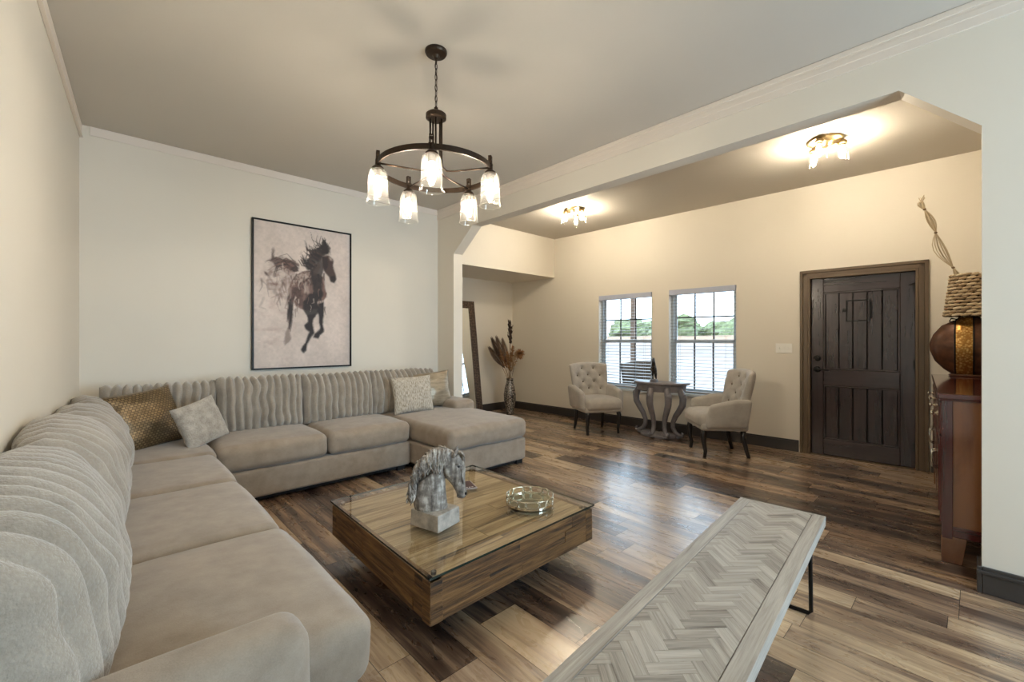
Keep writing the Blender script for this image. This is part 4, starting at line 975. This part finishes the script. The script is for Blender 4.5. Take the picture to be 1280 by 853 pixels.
# ------------------------------------------------------------------ alcove: leaning mirror and floor vase with dried stems
def mirror():
    W, Hh, e = 1.0, 1.99, .125; t = empty('leaning_mirror', (4.72, 5.74, 0), 0, 'tall floor mirror in a dark mosaic frame leaning in the alcove', 'mirror')
    t.rotation_euler = (-math.radians(7.5), 0, 0)
    def fm():
        a = N('dark_mosaic_frame'); b = a.n('ShaderNodeTexBrick'); b.inputs['Scale'].default_value = 1; b.inputs['Brick Width'].default_value = .028; b.inputs['Row Height'].default_value = .02; b.inputs['Mortar Size'].default_value = .003
        b.inputs['Color1'].default_value = srgb(124, 102, 84); b.inputs['Color2'].default_value = srgb(88, 70, 58); b.inputs['Mortar'].default_value = srgb(28, 22, 20); b.offset = 0
        mp = a.n('ShaderNodeMapping'); mp.inputs['Rotation'].default_value = (PI/2, 0, 0); tc = a.n('ShaderNodeTexCoord'); a.l(tc.outputs['Object'], mp.inputs[0]); a.l(mp.outputs[0], b.inputs['Vector'])
        a.set(b.outputs['Color'], .4, .4); a.bump(b.outputs['Fac'], .5, -.004); return a.m
    f = MB(); f.box(-W, -W+e, 0, .03, 0, Hh); f.box(-e, 0, 0, .03, 0, Hh); f.box(-W+e, -e, 0, .03, 0, e); f.box(-W+e, -e, 0, .03, Hh-e, Hh); f.build('frame', fm(), t, bevel=.004)
    g = MB(); g.box(-W+e, -e, .014, .02, e, Hh-e); g.build('mirror_glass', M['mirror'], t)
    g = MB(); g.box(-W+.01, -.01, .02, .029, .01, Hh-.01); g.build('backing', M['dark'], t)
mirror()
def mosaic():
    a = N('mirror_mosaic_vase'); v = a.n('ShaderNodeTexVoronoi'); v.inputs['Scale'].default_value = 30; v.feature = 'DISTANCE_TO_EDGE'; a.l(a.coords(), v.inputs['Vector'])
    c = a.n('ShaderNodeTexVoronoi'); c.inputs['Scale'].default_value = 38; a.l(a.coords(), c.inputs['Vector'])
    a.set(a.ramp(v.outputs['Distance'], [(.05, srgb(40, 34, 30)), (.16, srgb(168, 158, 146))]), .3, .35); a.bump(c.outputs['Color'], .4, .004); return a.m
VX, VY = 5.16, 5.55
t = empty('floor_vase', (VX, VY, 0), label='slim dark mosaic floor vase in the alcove corner', cat='vase')
mb = MB(); mb.lathe([(.055, 0), (.075, .02), (.062, .05), (.085, .14), (.105, .26), (.108, .34), (.09, .46), (.062, .56), (.058, .60), (.066, .625), (.058, .62), (.05, .58)], n=28, cap=False); mb.lathe([(.055, 0), (0, 0.0)], n=28, cap=False); mb.build('vase_body', mosaic(), t, smooth=True)
M['stem'] = plain('dried_stem', srgb(104, 82, 58), .8, var=.2); M['plume'] = plain('tan_plume', srgb(150, 112, 76), .95, var=.25, scale=20); M['frond'] = plain('brown_frond', srgb(92, 74, 60), .9, var=.3, scale=20); M['seed'] = plain('dark_seedhead', srgb(52, 36, 28), .9, var=.3, scale=30); M['pale'] = plain('pale_plume', srgb(172, 148, 118), .95, var=.2, scale=20)
Rv = Vector((.729, -.6845, 0)); Fv = Vector((.6845, .729, 0))
def dried(name, dx, dz, dep, kind, label, seed):
    """stem from the vase mouth to a tip dx to the side and dz up"""
    t = empty(name, (VX, VY, .55), 0, label, 'dried stem', 'dried stems in the floor vase'); rnd = random.Random(seed)
    tip = Rv*dx+Fv*dep+Vector((0, 0, dz)); mid = tip*.5+Vector((0, 0, dz*.12)); st = Rv*dx*.05
    P = [st+Vector((0, 0, -.25)), st, st*.5+mid*.5, mid, mid*.5+tip*.5, tip]
    s = MB(); s.tube(P, .004, 6); s.build('stalk', M['stem'], t)
    d = (tip-mid).normalized(); h = MB(); side = d.cross(Vector((0, 1, .3))).normalized(); s2 = d.cross(side)
    if kind == 'cattail':
        for k in range(70):
            q = rnd.random(); b = tip-d*.30*(1-q)+side*rnd.uniform(-.022, .022)+s2*rnd.uniform(-.022, .022); h.tube([b, b+d*.03+side*rnd.uniform(-.014, .014), b+d*.055+side*rnd.uniform(-.024, .024)], [.004, .007, .001], 5)
        h.build('seed_head', M['seed'], t)
    elif kind == 'frond':
        for k in range(34):
            q = k/33; b = tip-d*.42*(1-q)
            for sg in (-1, 1):
                w = .07*math.sin(PI*(.12+.85*q))+.008; e_ = b+side*sg*w+d*.08; h.tube([b, (b+e_)/2+d*.006, e_], [.005, .011, .001], 5, flat=.4)
        h.build('leaflets', M['frond'], t)
    elif kind == 'plume':
        for k in range(170):
            q = rnd.random(); b = tip-d*.32*(1-q); a = rnd.random()*2*PI; w = .085*math.sin(PI*(.1+.85*q))*rnd.random()+.006; dr = side*math.cos(a)+s2*math.sin(a); e_ = b+dr*w+d*.05-Vector((0, 0, .012)); h.tube([b, (b+e_)/2+d*.008, e_], [.003, .006, .0008], 4)
        h.build('plume_head', M['plume' if seed % 2 else 'pale'], t)
    else:
        for k in range(260):
            v = Vector((rnd.gauss(0, 1), rnd.gauss(0, 1), rnd.gauss(0, 1))).normalized(); r_ = .105*rnd.uniform(.75, 1.05); h.tube([tip+v*.01, tip+v*r_*.6+Vector((0, 0, .004)), tip+v*r_], [.002, .0045, .001], 4)
        h.build('round_head', M['plume'], t)
dried('dried_cattail', -.005, 1.06, .02, 'cattail', 'tall dark cattail-like stem standing straight up in the floor vase', 1)
dried('dried_cattail', .02, .98, -.03, 'cattail', 'second upright dark seed stem, a little shorter, in the floor vase', 2)
dried('dried_frond', -.30, .74, .02, 'frond', 'brown feathery frond leaning furthest toward the mirror', 4)
dried('dried_frond', -.22, .76, -.05, 'frond', 'brown feathery frond leaning toward the mirror, second from the mirror', 5)
dried('dried_frond', -.12, .72, -.06, 'frond', 'brown feathery frond nearest the middle of the vase', 6)
dried('dried_plume', -.16, .55, -.06, 'plume', 'tan plume drooping low on the mirror side of the vase', 7)
dried('dried_plume', -.04, .52, -.08, 'plume', 'short tan plume low in front of the upright stems', 9)
dried('dried_plume', .10, .50, -.03, 'plume', 'pale plume low on the window side of the vase', 8)
dried('dried_frond', -.34, .58, .06, 'frond', 'lowest brown feathery frond, spreading sideways toward the mirror', 14)
dried('dried_plume', .05, .62, .06, 'plume', 'tan plume standing behind the pale plume in the floor vase', 13)
dried('dried_allium', .17, .50, -.02, 'round', 'round fluffy tan seed head on the window side of the vase', 11)

# ------------------------------------------------------------------ cherry cabinet with tall vase
def cabinet():
    ang = math.radians(3.4); t = empty('sideboard', (3.57, .125, 0), ang, 'tall dark cherry sideboard standing by the front door behind the wall opening', 'sideboard')
    # local x along the front, y from 0 (front) to -depth
    L, D, Ht = 1.98, .40, .985
    b = MB(); b.box(.02, L-.02, -D, -.02, .17, Ht-.03, .5, (1, 0, 0)); b.build('body', M['cherrydark'], t)
    s = MB(); s.box(.012, .022, -D+.03, -.045, .19, Ht-.035, .6, (0, 0, 1)); s.build('side_panel', M['cherry'], t)
    s = MB(); s.box(.004, .05, -.05, -.002, .14, Ht-.03, .3, (0, 0, 1)); s.box(L-.05, L-.004, -.05, -.002, .14, Ht-.03, .3, (0, 0, 1)); s.box(.004, .05, -D, -D+.045, .14, Ht-.03, .3); s.box(.006, .03, -D+.02, -.03, .155, .215, .2, (0, 1, 0)); s.box(.04, L-.04, -.04, -.008, .15, .20, .2); s.build('corner_post', M['cherrydark'], t, bevel=.003)
    s = MB(); s.box(-.012, L+.012, -D-.01, .014, Ht-.03, Ht, .5, (1, 0, 0)); s.box(-.004, L+.004, -D, .006, Ht-.042, Ht-.03, .4, (1, 0, 0)); s.build('top', M['cherrydark'], t, bevel=.005)
    n = 4; w = (L-.10)/n
    for k in range(n):
        x0 = .05+k*w
        d = MB(); d.box(x0+.006, x0+w-.006, -.02, .004, .74, .925, .5, (1, 0, 0)); d.box(x0+.03, x0+w-.03, .002, .008, .765, .90, .7, (1, 0, 0)); do = d.build('drawer', M['cherrydark'], t, bevel=.003)
        q = MB(); q.M = Matrix.Translation((x0+w/2, .008, .835)) @ Matrix.Rotation(-PI/2, 4, 'X'); q.lathe([(.016, 0), (.016, .003), (.006, .006), (.006, .018), (.014, .024), (.012, .032), (0, .034)], n=14); q.build('knob', M['silver'], do, smooth=True)
        d = MB(); d.box(x0+.006, x0+w-.006, -.02, .004, .215, .725, .5, (0, 0, 1)); d.box(x0+.05, x0+w-.05, .002, .009, .27, .67, .7, (0, 0, 1)); do = d.build('door', M['cherrydark'], t, bevel=.003)
        q = MB(); sx = x0+(w-.035 if k % 2 == 0 else .035); q.tube([(sx, .004, .44), (sx, .03, .45), (sx, .032, .50), (sx, .03, .55), (sx, .004, .56)], .005, 8); q.build('handle', M['silver'], do, smooth=True)
    for (x, y) in ((.004, -.002), (L-.11, -.002), (.004, -D+.11), (L-.11, -D+.11)):
        f = MB(); f.hexa([(x+.004, y-.085, 0), (x+.085, y-.085, 0), (x+.085, y, 0), (x+.004, y, 0), (x, y-.105, .155), (x+.105, y-.105, .155), (x+.105, y+.002, .155), (x, y+.002, .155)], .4, (0, 0, 1)); f.build('foot', M['cherry'], t, bevel=.003)
    return t
cabinet()
def big_vase():
    t = empty('tall_vase', (5.40, .015, .986), math.radians(46.8+20), 'tall decorative vase with a round brown body, gold stripe and wicker neck on the sideboard', 'vase')
    # local -y faces the room side seen from the sofa, x across
    R = .25; body = plain('mottled_brown_metal', srgb(82, 52, 34), .4, .45, var=.4, scale=18, bump=.25)
    t.rotation_euler = (0, 0, math.radians(-90))
    b = MB(); n, m = 40, 18; sec = []
    for i in range(n+1):
        a = 2*PI*i/n
    prof = [(0, .018), (.11, .018), (.16, .06), (.215, .13), (.245, .22), (.248, .28), (.225, .36), (.17, .44), (.11, .475), (.075, .49), (.06, .51), (0, .51)]
    b.lathe(prof, n=44, sy=.55); b.lathe([(0, 0), (.12, 0), (.13, .008), (.11, .02), (0, .02)], n=30, sy=.7); b.build('vase_body', body, t, smooth=True)
    g = MB(); gold = N('hammered_gold'); f = gold.n('ShaderNodeTexVoronoi'); f.inputs['Scale'].default_value = 60; gold.l(gold.coords(), f.inputs['Vector']); gold.set(gold.ramp(f.outputs['Distance'], [(.1, srgb(206, 170, 104)), (.6, srgb(150, 108, 54))]), .3, .9); gold.bump(f.outputs['Distance'], .6, .004)
    def band(x0, x1, lift, mb):
        pr = prof[1:-1]; rows = []
        for (r_, z_) in pr:
            row = []
            for k in range(7):
                x = x0+(x1-x0)*k/6; x = max(-r_*.98, min(r_*.98, x)); y = -.55*math.sqrt(max(0, r_*r_-x*x)); row.append((x, y-lift, z_))
            rows.append(row)
        bb = mb.add([p for r_ in rows for p in r_])
        for i in range(len(rows)-1):
            for k in range(6): mb.face((bb+i*7+k, bb+i*7+k+1, bb+(i+1)*7+k+1, bb+(i+1)*7+k))
    band(-.085, .025, .006, g); g.build('gold_stripe', gold.m, t, smooth=True)
    for xx in (-.085, .025):
        pr = prof[1:-1]; q = MB(); q.tube([(max(-r_*.98, min(r_*.98, xx)), -.55*math.sqrt(max(0, r_*r_-min(r_*.98, abs(xx))**2))-.006, z_) for r_, z_ in pr], .006, 6); q.build('stripe_rib', M['black'], t, smooth=True)
    for sx in (-1, 1):
        q = MB(); q.tube([(sx*.07, -.03, .49), (sx*.11, -.03, .50), (sx*.12, -.03, .475), (sx*.10, -.03, .465), (sx*.095, -.03, .48)], .006, 7); q.build('scroll_bracket', M['black'], t, smooth=True)
    w = MB(); rows = 13; per = 15; rw = random.Random(3)
    for k in range(rows):
        q = k/(rows-1); z_ = .527+.34*q; r0 = .148-.040*q**.8
        for i in range(per):
            a0 = 2*PI*(i+.5*(k % 2))/per; pts = []
            for u in (-1, -.6, 0, .6, 1):
                a = a0+u*PI/per*1.25; rr = r0+.012*(1-u*u)-.004; pts.append((rr*math.cos(a), rr*math.sin(a), z_+.006*u))
            n0 = len(w.f); w.tube(pts, [.005, .011, .0135, .011, .005], 7); tn = rw.random()
            for f_ in range(n0, len(w.f)): w.tone[f_] = tn
    a = N('wicker_weave'); f = a.noise(a.coords(scale=(60, 60, 60)), 1, 3); at = a.n('ShaderNodeAttribute', attribute_name='tone'); a.set(a.ramp(a.math('ADD', a.math('MULTIPLY', f, .5), a.math('MULTIPLY', at.outputs['Fac'], .5)), [(.2, srgb(120, 98, 72)), (.5, srgb(176, 154, 122)), (.8, srgb(206, 190, 162))]), .75); a.bump(f, .4, .004)
    w.build('wicker_neck', a.m, t, smooth=True)
    w = MB(); w.lathe([(.135, .52), (.10, .868)], n=24, cap=False); w.build('neck_liner', M['dark'], t)
    s = empty('dried_stalk', (5.40, .015, 1.70), 0, 'bare pale dried stalk tied in bunches, leaning out of the wicker vase', 'dried stalk')
    h = MB(); rnd = random.Random(4); A = [Vector((0, 0, .0))-Rv*.04, -Rv*.14+Vector((0, 0, .22)), -Rv*.29+Vector((0, 0, .52)), -Rv*.385+Vector((0, 0, .72)), -Rv*.41+Vector((0, 0, .80))]
    for k in range(12):
        off = [Vector((rnd.gauss(0, 1), rnd.gauss(0, 1), 0)) for _ in range(2)]; pts = []
        for i in range(4):
            for j in range(6):
                u = j/6; fat = math.sin(PI*u)*(.016 if i < 3 else .012)*(1.4 if i == 1 else 1); pts.append(A[i].lerp(A[i+1], u)+off[i % 2]*fat)
        if k % 2 == 0: pts.append(A[4]+Vector((rnd.gauss(0, .03), rnd.gauss(0, .02), rnd.random()*.03)))
        h.tube(pts, .0034, 5)
    h.build('twig_bundle', plain('pale_twig', srgb(196, 180, 152), .8), s)
    k_ = MB()
    for p in A[1:4]: k_.ball(p, (.012, .012, .009), 10, 6)
    k_.build('binding_knot', plain('twine', srgb(120, 98, 70), .9), s)
big_vase()
